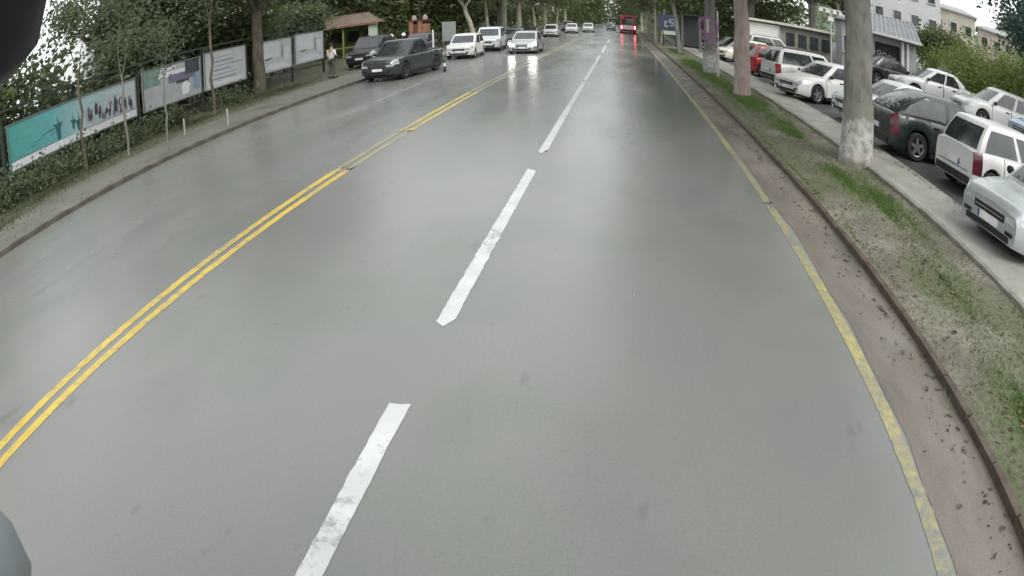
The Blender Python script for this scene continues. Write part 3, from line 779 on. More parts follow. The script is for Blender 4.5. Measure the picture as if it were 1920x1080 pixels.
for k in TREES: TREES[k][0].materials.append(M_BARK); TREES[k][1].materials.append(M_LEAFA)
LIMES = {}
def tree(key, loc, label, group, bark=None, leaf=None, sc=1., rz=None, lime=0, name='tree', cat='tree'):
    tm, cm, r, h, pts = TREES[key]
    o = empty(name, loc, label, cat, group, random.uniform(0, 6.28) if rz is None else rz); o.scale = (sc, sc, sc)
    link_mesh('trunk', tm, o, mat=bark); link_mesh('crown', cm, o, mat=leaf)
    if lime:
        if (key, lime) not in LIMES:
            m = MB(); zz = [-.1, .25, .6, lime]
            def at(z):
                f = max(0, min(1, z / h)) * 5; i = min(4, int(f)); p = pts[i].lerp(pts[i + 1], f - i); p = p.copy(); p.z = z; return p
            fl = [1.16, 1.04, 1., .95, .88, .82]
            def rr(z):
                f = max(0, min(1, (z + .0) / h)) * 5; i = min(4, int(f)); return r * lerp(fl[i], fl[i + 1], f - i) + .02
            m.tube([at(z) for z in zz], [rr(z) for z in zz], 16, False); LIMES[(key, lime)] = m.mesh('lime_wash', 60, False); LIMES[(key, lime)].materials.append(M_LIME)
        link_mesh('lime_wash', LIMES[(key, lime)], o)
    return o
GV = 'trees on the verge beside the car park'
tree('plane', (5.02, 11.9, .06), 'thick grey plane tree on the verge with a whitewashed foot, nearest trunk on the right', GV, rz=.4, lime=1.35)
tree('plane2', (4.25, 21.6, .06), 'plane tree with a pinkish grey trunk on the verge before the red car', GV, rz=2.0, bark=bark_mat('pink_bark', (.2, .15, .13), (.33, .27, .24), (.4, .34, .3)))
tree('plane2', (4.3, 30.2, .06), 'grey verge tree with a pale foot right behind the purple ring sign', GV, rz=4.4, lime=1.2)
tree('slim', (4.2, 46.0, .06), 'slim verge tree between the shelter and the purple ring sign', GV, rz=3.0)
for k, (y, l) in enumerate([(64, 'first verge tree past the dark blue poster board'), (74, 'verge tree well past the dark blue poster board'), (84, 'verge tree level with the red bus'), (97, 'verge tree just beyond the red bus'), (112, 'verge tree far ahead, past the bus'), (130, 'farthest verge tree at the end of the avenue')]):
    tree('slim' if k % 2 == 0 else 'plane2', (4.0, y, .06), l, GV, bark=M_BARKP, rz=k * 1.9)
GL = 'trees along the left pavement'
tree('plane2', (-16.15, 24.35, .1), 'dark rough trunk standing in the gap between the hoarding panels', GL, bark=M_BARKD, rz=1.0)
tree('twin', (-12.6, 53.0, .1), 'leaning pale tree behind the white off-roader', GL, bark=M_BARKP, rz=0)
tree('slim', (-12.0, 55.5, .1), 'upright pale tree next to the leaning one', GL, bark=M_BARKP, rz=2.2)
tree('plane', (-10.9 - .9, 62.0, .1), 'thick pale tree on the left kerb beyond the parked queue', GL, bark=M_BARKP, rz=2.6)
for k, (x, y, l) in enumerate([(-12.2, 74, 'left pavement tree beside the far white hatchback'), (-12.0, 86, 'left pavement tree beside the far slate saloon'), (-12.2, 99, 'left pavement tree at the end of the parked queue'), (-12, 114, 'left pavement tree beyond the queue'), (-12, 132, 'farthest tree on the left pavement')]):
    tree(['plane2', 'slim'][k % 2], (x, y, .1), l, GL, bark=M_BARKP, rz=k * 2.3)
GS = 'saplings in front of the hoarding'
for (x, y, b, sc, l) in [(-14.8, 11.5, M_BARKD, 1.15, 'dark thin sapling before the teal panel'), (-13.95, 12.8, M_BARK, 1.0, 'pale thin sapling before the skyline picture'),
                         (-13.3, 14.2, M_BARK, .8, 'short pale sapling before the grey panel'), (-14.6, 18.6, M_BARKD, 1.35, 'tall dark sapling before the text panel')]:
    tree('thin', (x, y, .1), l, GS, bark=b, sc=sc, name='sapling', cat='sapling', leaf=M_LEAFD)
GP = 'park trees behind the hoarding'
PARK = [(-20.5, 8, 'low'), (-20.6, 20.4, 'low'), (-21.5, 24.5, 'plane2'), (-20.3, 27.5, 'low'), (-26, 46.5, 'plane'), (-30, 27, 'plane2'), (-27, 8, 'plane'), (-32, 33, 'plane2'), (-22.5, 37.5, 'low'),
        (-33, 27, 'low'), (-24.5, 55, 'plane2'), (-17.2, 58, 'plane2'), (-30, 62, 'low'), (-18, 70, 'low'), (-26, 78, 'plane'), (-17, 86, 'plane2'), (-38, 48, 'plane'), (-20.5, 98, 'low'), (-40, 70, 'plane'), (-18, 115, 'low')]
WHERE = ['behind the teal end panel', 'behind the skyline picture', 'behind the grey picture panel', 'behind the pair of pale panels', 'deep in the park behind the pavilion roof', 'deep in the park behind the grey panel', 'deep in the park behind the teal panel', 'left of the long pavilion roof', 'before the left end of the pavilion', 'deep in the park left of the pavilion',
         'behind the right end of the pavilion', 'behind the orange booth', 'far behind the pavilion', 'behind the pale leaning trunks', 'far behind the orange booth', 'behind the far queue of cars', 'left of the pavilion, far back', 'behind the end of the queue', 'far back in the park, past the pavilion', 'far off on the left of the avenue']
for k, ((x, y, ky), w) in enumerate(zip(PARK, WHERE)):
    tree(ky, (x, y, .05), ('dark bushy tree ' if ky == 'low' else 'tall dark tree ') + w, GP, bark=M_BARKD, leaf=M_LEAFD if k % 3 else M_LEAFA, sc=1.0 if ky != 'low' else 1.25, rz=k * 1.3)
GB = 'trees behind the car park'
BACK = [(12.5, 58, 'plane2', 'behind the white garage front'), (18, 55, 'plane', 'to the right of the white garage front'), (10, 70, 'plane', 'behind the dark blue poster board'), (22, 48, 'low', 'behind the twin floodlight post'),
        (9.5, 86, 'plane2', 'right of the red bus'), (16, 80, 'low', 'far behind the garage front'), (11, 104, 'low', 'beyond the red bus on the right'), (30, 78, 'plane', 'behind the pale houses on the right'), (24.2, 39.4, 'low', 'between the small shop and the cream house')]
for k, (x, y, ky, w) in enumerate(BACK):
    tree(ky, (x, y, lot_z(x) - .05), 'green tree ' + w, GB, leaf=M_LEAFA, sc=1.15, rz=k * 2.1)
tree('needle', (16.9, 17.2, 1.1), 'blue-green conifer at the right edge beside the bright hedge', None, bark=M_BARKD, leaf=M_LEAFT, sc=.8, rz=.3)
tree('slim', (26.5, 29.5, 1.6), 'thin tree with sparse sprays against the sky at top right', None, bark=M_BARKD, leaf=M_LEAFT, sc=1.5, rz=.9)

# bright hedge shrubs and the undergrowth below the hoarding
def bush(name, loc, size, nleaf, ls, leafm, label, cat, group, stems=5):
    o = empty(name, loc, label, cat, group)
    st = MB(); cs = []
    for k in range(stems):
        a = random.uniform(0, 6.28); e = Vector((cos(a) * size[0] * .35, sin(a) * size[1] * .35, size[2] * random.uniform(.5, .8)))
        st.tube([(0, 0, -.05), e * .5 + Vector((0, 0, .05)), e], [.03, .022, .012], 5)
    for k in range(46):
        while True:
            p = Vector((random.uniform(-1, 1), random.uniform(-1, 1), random.uniform(0, 1)))
            if p.x ** 2 + p.y ** 2 + (p.z * .95) ** 2 < 1: break
        cs.append(Vector((p.x * size[0] * .5, p.y * size[1] * .5, .08 * size[2] + p.z * size[2] * .88)))
    st.obj('stem', o, 60, M_BARKD, fixn=False)
    c = MB(); leaves(c, cs, nleaf, .13 * max(size), ls); c.obj('foliage', o, None, leafm, fixn=False)
    return o
GH = 'bright shrubs along the car park hedge'
for (x, y, z, sx, sz, l) in [(19.2, 20.0, 1.15, 4.6, 4.1, 'bright green shrub at the right end of the hedge'), (18.4, 23.8, 1.15, 5.0, 3.9, 'bright green shrub second from the right end of the hedge'),
                             (18.2, 27.0, 1.15, 3.8, 3.0, 'bright green shrub behind the white saloon'), (21.5, 22.5, 1.3, 5, 4.2, 'tall bright shrub behind the right end of the hedge'), (20.5, 31.5, 1.25, 4.5, 3.2, 'bright green shrub beside the small shop'), (22.5, 26.0, 1.3, 5, 4.0, 'taller green shrub behind the hedge line')]:
    bush('shrub', (x, y, z), (sx, sx, sz), 11000, .14, M_LEAFB, l, 'shrub', GH)
GU = 'dark bushes at the foot of the hoarding'
for (x, y, sx, sz, l) in [(-16.0, 8.6, 1.6, .75, 'dark bush below the left end of the teal panel'), (-15.7, 10.3, 1.7, .8, 'dark bush below the teal panel'), (-15.6, 12.2, 1.6, .8, 'dark bush below the tower pictures'), (-15.8, 14.2, 1.6, .7, 'dark bush below the skyline picture'),
                          (-15.9, 17.0, 1.5, .7, 'dark bush below the grey panel'), (-15.9, 21.2, 1.6, .75, 'dark bush below the text panel'), (-16.4, 6.4, 1.8, .9, 'dark bush left of the hoarding')]:
    bush('bush', (x, y, .08), (sx, sx * 1.3, sz), 1300, .13, M_LEAFD, l, 'bush', GU, 3)

# far woods closing both sides of the avenue
def woods(name, boxes, n, size, mat, sp=2.0):
    m = MB()
    cs = []
    for (x0, x1, y0, y1, z0, z1) in boxes:
        for k in range(60):
            cs.append(Vector((random.uniform(x0, x1), random.uniform(y0, y1), random.uniform(z0, z1))))
    leaves(m, cs, n, sp, size, .8)
    tag(m.obj(name, None, None, mat, fixn=False), kind='stuff')
woods('distant_woods', [(-60, -13, 138, 190, 0, 13), (9, 60, 125, 190, 0, 13), (-42, -30, 60, 130, 0, 8), (-14, -7, 150, 210, 3, 15), (0, 9, 150, 210, 2.5, 15), (-30, 40, 215, 240, 0, 7), (-30, 40, 215, 240, 0, 7)], 42000, 1.0, M_LEAFA)
woods('park_woods', [(-36, -30, 2, 13, 0, 7), (-36, -30, 29, 36, 0, 9), (-36, -30, 21, 29, 0, 5), (-38, -33, 12, 24, 0, 2.5), (-37, -30, 36, 46, 0, 3.6), (-37, -30, 47, 62, 0, 10), (-22, -19.5, 22, 33, .5, 4), (-22, -19.5, 7, 14.5, .5, 4.2), (-21.5, -19.5, 14, 22, .3, 2.6)], 34000, .34, M_LEAFD, .7)
woods('avenue_woods', [(-30, -19, 66, 78, 0, 8), (-28, -16, 100, 112, 0, 8), (-24, -15, 52, 60, .5, 6)], 16000, .5, M_LEAFA, 1.2)
woods('car_park_woods', [(9, 19, 60, 70, 1, 10), (7.5, 12, 74, 120, 0, 8)], 20000, .45, M_LEAFA, 1.2)
hl = MB(); vs = []; fs = []
for i in range(31):
    a = radians(18 + i * 2.2); h = 40 + 16 * sin(i * .8) + 10 * sin(i * 1.9 + 1)
    for (d, z) in ((150, 0), (260, h * .45), (420, h), (700, h * .8)): vs.append((d * sin(a), d * cos(a), z))
for i in range(30):
    for j in range(3): a = i * 4 + j; fs.append((a, a + 1, a + 5, a + 4))
tag(hl.add(vs, fs).obj('hill', None, 60, plain('hill_scrub', (.075, .1, .07), .9, var=.4, scale=.06)), kind='structure')

# ------------------------------------------------------------------ grass and litter
def blades(name, spots, n, hgt, mat):
    m = MB()
    for k in range(n):
        (cx, cy, rx, ry, z) = random.choices(spots, [s[2] * s[3] for s in spots])[0]
        a = random.uniform(0, 6.283); q = abs(random.gauss(0, .55))
        x = cx + cos(a) * q * rx; y = cy + sin(a) * q * ry; h = hgt * random.uniform(.4, 1.2); w = .006 + h * .05
        b = random.uniform(0, 6.28); dx, dy = cos(b) * w, sin(b) * w; lx, ly = random.gauss(0, h * .45), random.gauss(0, h * .45)
        m.add([(x - dx, y - dy, z), (x + dx, y + dy, z), (x + lx, y + ly, z + h)], [(0, 1, 2)])
    return tag(m.obj(name, None, None, mat, fixn=False), kind='stuff')
blades('grass', [(4.5, 9.3, .5, 1.9, .055), (4.05, 10.7, .35, 1.0, .055), (4.35, 20.2, .75, 3.2, .055), (4.0, 2.9, .55, 1.4, .055), (4.6, 1.2, .5, 1.2, .055), (4.4, 16, .4, 1.2, .055), (3.9, 27, .6, 4, .055), (4.1, 36, .7, 5, .055), (4.1, 48, .7, 6, .055)], 26000, .085, M_GRASS)
blades('near_grass', [(3.7, 2.9, .38, 1.1, .055), (3.95, 1.3, .5, .9, .055), (4.4, 8.9, .42, 1.7, .055), (4.15, 10.3, .35, 1.2, .055), (4.2, 20.0, .65, 3.2, .055), (4.1, 25, .6, 2.4, .055), (4.3, 14.6, .4, 1.3, .055), (4.0, 33, .7, 5, .055)], 90000, .055, M_GRASS)
blades('side_grass', [(-14.6, 10, 1.2, 4, .08), (-14.8, 17, 1.1, 4, .08), (-14.8, 24, 1.2, 5, .08), (-13.9, 6.0, 1.2, 2.5, .08), (-17, 5.5, 2, 2.5, .08)], 16000, .11, leaf_mat('dull_grass', (.04, .055, .025), (.1, .11, .05)))
m = MB()
M_LITTER = leaf_mat('fallen_leaves', (.025, .02, .012), (.24, .19, .11))
for k in range(5200):
    u = random.random() ** 1.35
    if u < .5: x, y, z = random.uniform(3.05, 5.15), random.uniform(1, 34), .095
    elif u < .56: x, y, z = random.gauss(2.8, .12), random.uniform(1, 34), .012
    elif u < .84: x, y, z = random.gauss(6.75, .2), random.uniform(4, 30), .115
    else: x, y, z = random.gauss(-11.3, .5), random.uniform(5, 28), .14
    if x > 5.31 and x < 6.71: z = .118
    elif x > 6.71: z = .06
    if x < -11.12: z = .105
    elif x < -10.9: z = .01
    if 2.3 < x < 2.94: z = .012
    elif 2.94 <= x < 3.04: continue
    s = random.uniform(.01, .045); a = random.uniform(0, 6.28); c, d = cos(a) * s, sin(a) * s
    m.add([(x - c, y - d, z), (x + d * .6, y - c * .6, z + random.uniform(0, .015)), (x + c, y + d, z + .004), (x - d * .6, y + c * .6, z + random.uniform(0, .015))], [(0, 1, 2, 3)])
tag(m.obj('leaf_litter', None, None, M_LITTER, fixn=False), kind='stuff')

m = MB()
for k in range(2600):
    x, y, z = (random.uniform(3.06, 5.15), random.uniform(.8, 26), .07) if k % 5 else (random.gauss(2.75, .14), random.uniform(.8, 22), .004)
    if 2.93 < x < 3.05: continue
    q = random.uniform(.006, .022) * (1 if k % 40 else 2.2)
    p = [Vector((x + random.uniform(-q, q), y + random.uniform(-q, q), z + random.uniform(-.3, 1.) * q)) for _ in range(4)]
    m.add(p + [Vector((x, y, z + q))], [(0, 1, 4), (1, 2, 4), (2, 3, 4), (3, 0, 4), (0, 2, 1), (0, 3, 2)])
tag(m.obj('gravel', None, None, leaf_mat('loose_stones', (.09, .08, .065), (.34, .32, .28)), fixn=False), kind='stuff')
blades('weeds', [(4.1, 6, .9, 7, .055), (4.1, 20, .9, 12, .055), (5.1, 12, .1, 12, .06), (3.15, 10, .12, 10, .06)], 15000, .05, M_GRASS)

# ------------------------------------------------------------------ hoarding with pictures
HX = -16.5
hd = empty('hoarding', (HX, 19, .1), 'long roadside hoarding of teal, grey and white picture panels on posts', 'hoarding')
M_TEAL = None
def teal_mat():
    m, t, b = nmat('teal_print'); v = mapv(t)
    sx = t.nodes.new('ShaderNodeSeparateXYZ'); t.links.new(v, sx.inputs[0])
    f = mth(t, 'MULTIPLY', mth(t, 'SUBTRACT', sx.outputs[1], -9.8), .16)
    c = ramp(t, f, [(0., (.07, .3, .26)), (.35, (.13, .36, .38)), (.6, (.34, .47, .5)), (1., (.4, .46, .47))])
    c = mixc(t, .3, c, ramp(t, noise(t, mapv(t, (1, 1, 3)), 2.2, 4), [(.35, .7), (.65, 1.15)]), 'MULTIPLY')
    t.links.new(c, b.inputs['Base Color']); b.inputs['Roughness'].default_value = .45; return m
M_TEAL = teal_mat()
I_GREY = plain('print_grey', (.34, .36, .37), .5, var=.15, scale=2); I_PALE = plain('print_pale', (.5, .52, .53), .5, var=.1, scale=1.5)
I_DARK = plain('print_dark', (.05, .055, .07), .5, var=.4, scale=5); I_PURP = plain('print_purple', (.16, .14, .21), .5, var=.3, scale=4)
I_GRN = plain('print_green', (.16, .24, .21), .5, var=.3, scale=3); I_WHITE = plain('print_white', (.62, .63, .64), .5); I_BLU = plain('print_blue', (.22, .28, .36), .5, var=.3)
I_DTEAL = plain('print_dark_teal', (.03, .12, .12), .5, var=.3)
PANELS = [(9.2, 15.9, .92, 2.42, M_TEAL, 'teal seascape panel with small tower silhouettes and a spiky skyline'), (16.3, 20.2, .92, 2.58, I_GREY, 'grey panel with a dark picture in its upper half'),
          (20.45, 23.8, .92, 2.66, I_PALE, 'pale panel with blurred bluish lines of text'), (24.95, 28.25, .9, 2.62, I_PALE, 'pale grey panel with a small dark boat mark'), (28.6, 32.0, .92, 2.7, I_PALE, 'last pale grey panel, next to the man in white')]
def yz(mb, pts, x): mb.add([(x, y, z) for (y, z) in pts], [tuple(range(len(pts)))])
def prism(mb, pts, x0, x1):
    n = len(pts); mb.add([(x0, y, z) for y, z in pts] + [(x1, y, z) for y, z in pts], [tuple(range(n)), tuple(range(n, 2 * n))] + [(k, (k + 1) % n, n + (k + 1) % n, n + k) for k in range(n)])
for i, (y0, y1, z0, z1, mat, lab) in enumerate(PANELS):
    p = MB().box((-.05, y0 - 19, z0 - .1), (0, y1 - 19, z1 - .1)).obj('panel', hd, None, mat); p['label'] = lab
    fr = MB()
    for (a, b, c, d) in ((y0, y1, z0, z0 + .05), (y0, y1, z1 - .05, z1), (y0, y0 + .05, z0 + .05, z1 - .05), (y1 - .05, y1, z0 + .05, z1 - .05)):
        fr.box((.0, a - 19, c - .1), (.025, b - 19, d - .1))
    fr.obj('frame', p, None, M_STEEL)
    pr = MB()
    Z = lambda f: lerp(z0 + .05, z1 - .05, f) - .1
    Yp = lambda f: lerp(y0 + .05, y1 - .05, f) - 19
    def rect(m, a, b, c, d, x=.006): pr.mat(m); prism(pr, [(Yp(a), Z(c)), (Yp(b), Z(c)), (Yp(b), Z(d)), (Yp(a), Z(d))], 0.0005, x)
    if i == 0:
        rect(I_WHITE, 0, 1, 0, .17, .004)
        pr.mat(I_DTEAL); prism(pr, [(Yp(0), Z(.19)), (Yp(.2), Z(.17)), (Yp(.36), Z(.2)), (Yp(.2), Z(.185))], .0005, .006)
        for (c, w, h, t) in ((.36, .02, .66, .2), (.475, .011, .6, .3), (.52, .02, .55, .22)):
            pr.mat(I_DTEAL); prism(pr, [(Yp(c - w * .6), Z(t)), (Yp(c + w * .6), Z(t)), (Yp(c + w), Z(h - .14)), (Yp(c + w * 2), Z(h - .06)), (Yp(c + w * .3), Z(h - .08)), (Yp(c), Z(h + .12)), (Yp(c - w * .3), Z(h - .08)), (Yp(c - w * 2), Z(h - .06)), (Yp(c - w), Z(h - .14))], .0005, .008)
        for k in range(70):
            c = random.uniform(.57, .97); b = random.uniform(.2, .5); h = random.uniform(.1, .34); w = random.uniform(.004, .014)
            pr.mat(random.choice([I_DARK, I_PURP, I_DARK, I_GREY])); prism(pr, [(Yp(c - w), Z(b)), (Yp(c + w), Z(b)), (Yp(c + w * .8), Z(b + h * .7)), (Yp(c), Z(b + h)), (Yp(c - w * .8), Z(b + h * .7))], .0005, .005 + k * .0002)
        rect(I_GREY, .56, .99, .18, .22, .014)
        for k in range(6):
            a = random.uniform(.1, .3); pr.mat(I_DTEAL); zz = random.uniform(.3, .5); prism(pr, [(Yp(a), Z(zz)), (Yp(a + .05), Z(zz + .01)), (Yp(a + .1), Z(zz + .03)), (Yp(a + .05), Z(zz + .025))], .0005, .005 + k * .0004)
    elif i == 1:
        rect(I_GRN, 0, .28, .55, 1, .004); rect(I_WHITE, .25, .75, .7, .82, .005); rect(I_PURP, .42, .9, .5, .72, .0065); rect(I_DARK, .72, .98, .62, 1., .008)
        rect(I_DARK, .55, .78, .44, .52, .009); rect(I_BLU, .85, .98, .15, .6, .005); rect(I_WHITE, .3, .55, .88, .95, .0055)
        pr.mat(I_WHITE); prism(pr, [(Yp(.66), Z(.1)), (Yp(.76), Z(.1)), (Yp(.8), Z(.36)), (Yp(.72), Z(.46)), (Yp(.64), Z(.36))], .0005, .011)
    elif i == 2:
        for k in range(6): rect([I_BLU, I_GREY][k % 2], .12 + random.uniform(0, .1), random.uniform(.55, .95), .2 + k * .12, .245 + k * .12, .004 + k * .0004)
        rect(I_WHITE, .1, .9, .05, .14, .008)
    else:
        pr.mat(I_DARK); prism(pr, [(Yp(.14), Z(.41)), (Yp(.22), Z(.37)), (Yp(.36), Z(.41)), (Yp(.42), Z(.46)), (Yp(.26), Z(.425))], .0005, .007)
        rect(I_WHITE, .06, .62, .44, .94, .003); rect(I_GREY, .66, .74, .35, .8, .005); rect(I_WHITE, .78, .92, .3, .72, .0045); rect(I_BLU, .68, .71, .4, .65, .0075)
        pr.mat(I_WHITE); prism(pr, [(Yp(.1), Z(.06)), (Yp(.9), Z(.06)), (Yp(.8), Z(.2)), (Yp(.3), Z(.24))], .0005, .004)
    pr.obj('print', p)['kind'] = 'stuff'
for y in (9.0, 12.6, 16.1, 20.32, 24.0, 24.8, 28.42, 32.15):
    MB().box((-.16, y - 19 - .05, -.2), (-.06, y - 19 + .05, 2.75)).obj('post', hd, None, M_DKSTEEL)
MB().box((-.2, -10.1, 2.76), (.1, 13.2, 2.84)).obj('top_rail', hd, None, M_DKSTEEL)
MB().box((-.14, -10.0, .5), (-.09, 13.1, .56)).obj('lower_rail', hd, None, M_DKSTEEL)

# ------------------------------------------------------------------ man with a white shirt
def person(loc, rz, label):
    r = empty('person', loc, label, 'person', None, rz)
    P = dict(pel=(0, 0, .92), sp=(0, .01, 1.12), ch=(0, .0, 1.34), nk=(0, -.01, 1.48), hd0=(0, -.02, 1.56), hd=(0, -.02, 1.68),
             lh=(.1, 0, .9), lk=(.11, -.03, .5), la=(.13, .05, .1), lt=(.14, -.12, .04), rh=(-.1, 0, .9), rk=(-.12, -.05, .5), ra=(-.13, 0, .1), rt=(-.15, -.17, .04),
             ls=(.2, 0, 1.4), le=(.27, .02, 1.13), lw=(.25, -.1, .9), lf=(.24, -.15, .82), rs=(-.2, 0, 1.4), re=(-.29, .0, 1.15), rw=(-.2, -.2, 1.08), rf=(-.14, -.26, 1.1))
    RAD = dict(pel=.15, sp=.135, ch=.155, nk=.065, hd0=.07, hd=.1, lh=.095, lk=.062, la=.045, lt=.04, rh=.095, rk=.062, ra=.045, rt=.04, ls=.07, le=.048, lw=.034, lf=.036, rs=.07, re=.048, rw=.034, rf=.036)
    E = [('pel', 'sp'), ('sp', 'ch'), ('ch', 'nk'), ('nk', 'hd0'), ('hd0', 'hd'), ('pel', 'lh'), ('lh', 'lk'), ('lk', 'la'), ('la', 'lt'), ('pel', 'rh'), ('rh', 'rk'), ('rk', 'ra'), ('ra', 'rt'),
         ('ch', 'ls'), ('ls', 'le'), ('le', 'lw'), ('lw', 'lf'), ('ch', 'rs'), ('rs', 're'), ('re', 'rw'), ('rw', 'rf')]
    def skin(name, keys, grow, mat, root):
        ks = [k for k in keys]; me = bpy.data.meshes.new(name)
        me.from_pydata([P[k] for k in ks], [(ks.index(a), ks.index(b)) for a, b in E if a in ks and b in ks], [])
        o = bpy.data.objects.new(name, me); COL.objects.link(o); o.parent = r
        o.modifiers.new('s', 'SKIN'); s = o.modifiers.new('ss', 'SUBSURF'); s.levels = 2; s.render_levels = 2
        for k, v in zip(ks, me.skin_vertices[0].data):
            v.radius = (RAD[k] + grow, (RAD[k] + grow) * (.75 if k in ('pel', 'sp', 'ch') else 1)); v.use_root = (k == root)
        dg = bpy.context.evaluated_depsgraph_get(); ev = bpy.data.meshes.new_from_object(o.evaluated_get(dg)); o.modifiers.clear(); o.data = ev; ev.name = name
        ev.materials.clear(); ev.materials.append(mat); ev.polygons.foreach_set('use_smooth', [True] * len(ev.polygons)); return o
    SK = plain('skin', (.42, .27, .19), .55); SH = plain('white_shirt_cloth', (.66, .67, .66), .8, var=.15, bump=.2); TR = plain('olive_trousers', (.075, .08, .06), .85, var=.25, bump=.2); HR = plain('dark_hair', (.02, .016, .013), .6)
    skin('body', list(P), 0, SK, 'pel')
    skin('shirt', ['pel', 'sp', 'ch', 'ls', 'le', 'rs', 're'], .018, SH, 'sp')
    skin('trousers', ['pel', 'lh', 'lk', 'la', 'rh', 'rk', 'ra'], .016, TR, 'pel')
    h = MB(); h.lathe([(.001, .125), (.06, .115), (.1, .07), (.112, .01), (.105, -.04)], 14); o = h.obj('hair', r, 60, HR, (0, .008, 1.685))
    f = MB(); f.add([(-.014, -.115, 1.66), (.014, -.115, 1.66), (0, -.142, 1.65), (0, -.112, 1.7)], [(0, 1, 2), (0, 2, 3), (1, 3, 2)]); f.obj('nose', r, None, SK)
    for s in (1, -1):
        e = MB(); e.lathe([(.001, -.012), (.011, 0), (.001, .012)], 8, 'Y'); e.obj('eye', r, 60, HR, (s * .035, -.108, 1.695))
        b = MB(); b.box((s * .135 - .05, -.2, 0), (s * .135 + .05, .1, .09)); bevel(b.obj('shoe', r, None, M_BLACK), .03)
    for hand, s in (('lf', 1), ('rf', -1)):
        p = Vector(P[hand])
        g = MB()
        for k in range(4):
            q = p + Vector(((k - 1.5) * .017 * s, -.02, -.03)); g.tube([q + Vector((0, .02, .03)), q, q + Vector((0, -.015, -.04 + .004 * abs(k - 1)))], [.011, .01, .007], 6)
        g.tube([p + Vector((-.03 * s, 0, .02)), p + Vector((-.045 * s, -.02, -.01)), p + Vector((-.04 * s, -.03, -.035))], [.012, .011, .008], 6)
        g.obj('fingers', r, 60, SK)
    return r
person((-13.55, 27.1, .12), radians(160), 'man in a white shirt and dark trousers standing beside the last hoarding panel')

# small scooter behind the man
def scooter(loc, rz):
    r = empty('scooter', loc, 'small white and black scooter standing between the man and the dark pickup', 'scooter', None, rz)
    for x in (-.6, .62):
        w = MB(); w.lathe([(.12, -.05), (.2, -.055), (.24, -.03), (.24, .03), (.2, .055), (.12, .05), (.1, 0), (.12, -.05)], 18, 'Y'); w.obj('wheel', r, 40, M_RUB, (x, 0, .24))
    b = MB(); b.box((-.85, -.16, .4), (-.15, .16, .72)); bevel(b.obj('rear_body', r, None, P_WHITE), .08, 3)
    b = MB(); b.box((-.2, -.15, .24), (.4, .15, .31)); bevel(b.obj('footboard', r, None, M_BLACK), .02)
    b = MB(); b.add([(.36, -.2, .26), (.36, .2, .26), (.5, .17, .95), (.5, -.17, .95), (.44, -.2, .26), (.44, .2, .26), (.6, .15, .95), (.6, -.15, .95)], [(0, 1, 2, 3), (4, 7, 6, 5), (0, 4, 5, 1), (1, 5, 6, 2), (2, 6, 7, 3), (3, 7, 4, 0)]); bevel(b.obj('leg_shield', r, None, P_WHITE), .03)
    b = MB(); b.box((-.8, -.14, .72), (-.1, .14, .82)); bevel(b.obj('saddle', r, None, M_BLACK), .04)
    b = MB(); b.tube([(.62, 0, .26), (.5, 0, .98), (.46, 0, 1.04)], .022, 6); b.tube([(.4, -.34, 1.08), (.48, -.2, 1.04), (.48, .2, 1.04), (.4, .34, 1.08)], .018, 6); b.obj('handlebar', r, 40, M_STEEL)
    b = MB(); b.lathe([(.001, .05), (.06, .04), (.075, 0), (.05, -.06)], 12, 'X'); b.obj('headlight', r, 40, M_LAMP, (.58, 0, .9))
scooter((-11.7, 28.2, .12), radians(-60))

# ------------------------------------------------------------------ street furniture on the left
b = MB(); b.lathe([(.09, 0), (.1, .05), (.07, .06), (.065, .3)], 14); bo = empty('bollard', (-7.9, 27.2, 0), 'small black and white bollard on the road beside the pickup', 'bollard')
b.obj('stem', bo, 40, M_BLACK); MB().lathe([(.067, .3), (.067, .5), (.07, .5), (.07, .52)], 14).obj('white_band', bo, 40, M_PLATE)
MB().lathe([(.066, .52), (.066, .66), (.04, .72), (.001, .73)], 14).obj('cap', bo, 40, M_BLACK); bo.scale = (.8, .8, .8)
po = empty('post', (-10.2, 33.0, 0), 'slim white post on the kerb between the pickup and the white hatchback', 'post')
MB().lathe([(.05, 0), (.05, 1.95), (.001, 1.97)], 12).obj('shaft', po, 40, M_PLATE); MB().box((-.12, -.12, 0), (.12, .12, .06)).obj('base', po, None, M_CONC)
for (x, y, l) in [(-13.1, 14.9, 'short pale marker peg on the left verge'), (-11.7, 15.6, 'tiny grey marker peg close to the left kerb')]:
    MBp = MB().lathe([(.035, -.05), (.035, .5), (.001, .53)], 10); tag(MBp.obj('peg', None, 40, M_CONC, (x, y, .1)), l, 'peg', 'pegs on the left verge')
for (x, y, l) in [(-16.1, 42.0, 'white globe lamp left of the orange booth, left one'), (-15.3, 42.4, 'white globe lamp just left of the orange booth, right one')]:
    e = empty('globe_lamp', (x, y, .1), l, 'lamp', 'white globe lamps in the park')
    MB().lathe([(.05, 0), (.035, .1), (.03, 1.35)], 10).obj('pole', e, 40, M_DKSTEEL)
    g = MB(); g.lathe([(.001, -.16)] + [(.16 * sin(pi * k / 10), -.16 * cos(pi * k / 10)) for k in range(1, 10)] + [(.001, .16)], 16); g.obj('globe', e, 60, plain('milk_glass', (.8, .8, .78), .3), (0, 0, 1.5))
e = empty('booth', (-15.1, 45.5, .1), 'orange and brown booth with a mast beyond the dark pickup', 'booth')
MO = plain('orange_boards', (.26, .125, .075), .7, var=.35, scale=4); MBn = plain('brown_boards', (.12, .045, .025), .6, var=.3, scale=4)
for k in range(4): MB().box((-.7 + k * .355, -.5, .1), (-.7 + k * .355 + .335, .5, 2.45 - (k % 2) * .25)).obj('board', e, None, [MO, MBn, MO, MO][k])
MB().box((-.72, -.46, .02), (.72, .46, .6)).obj('plinth', e, None, M_CONC)
MB().box((-.78, -.55, 2.46), (.78, .55, 2.56)).obj('cornice', e, None, MBn)
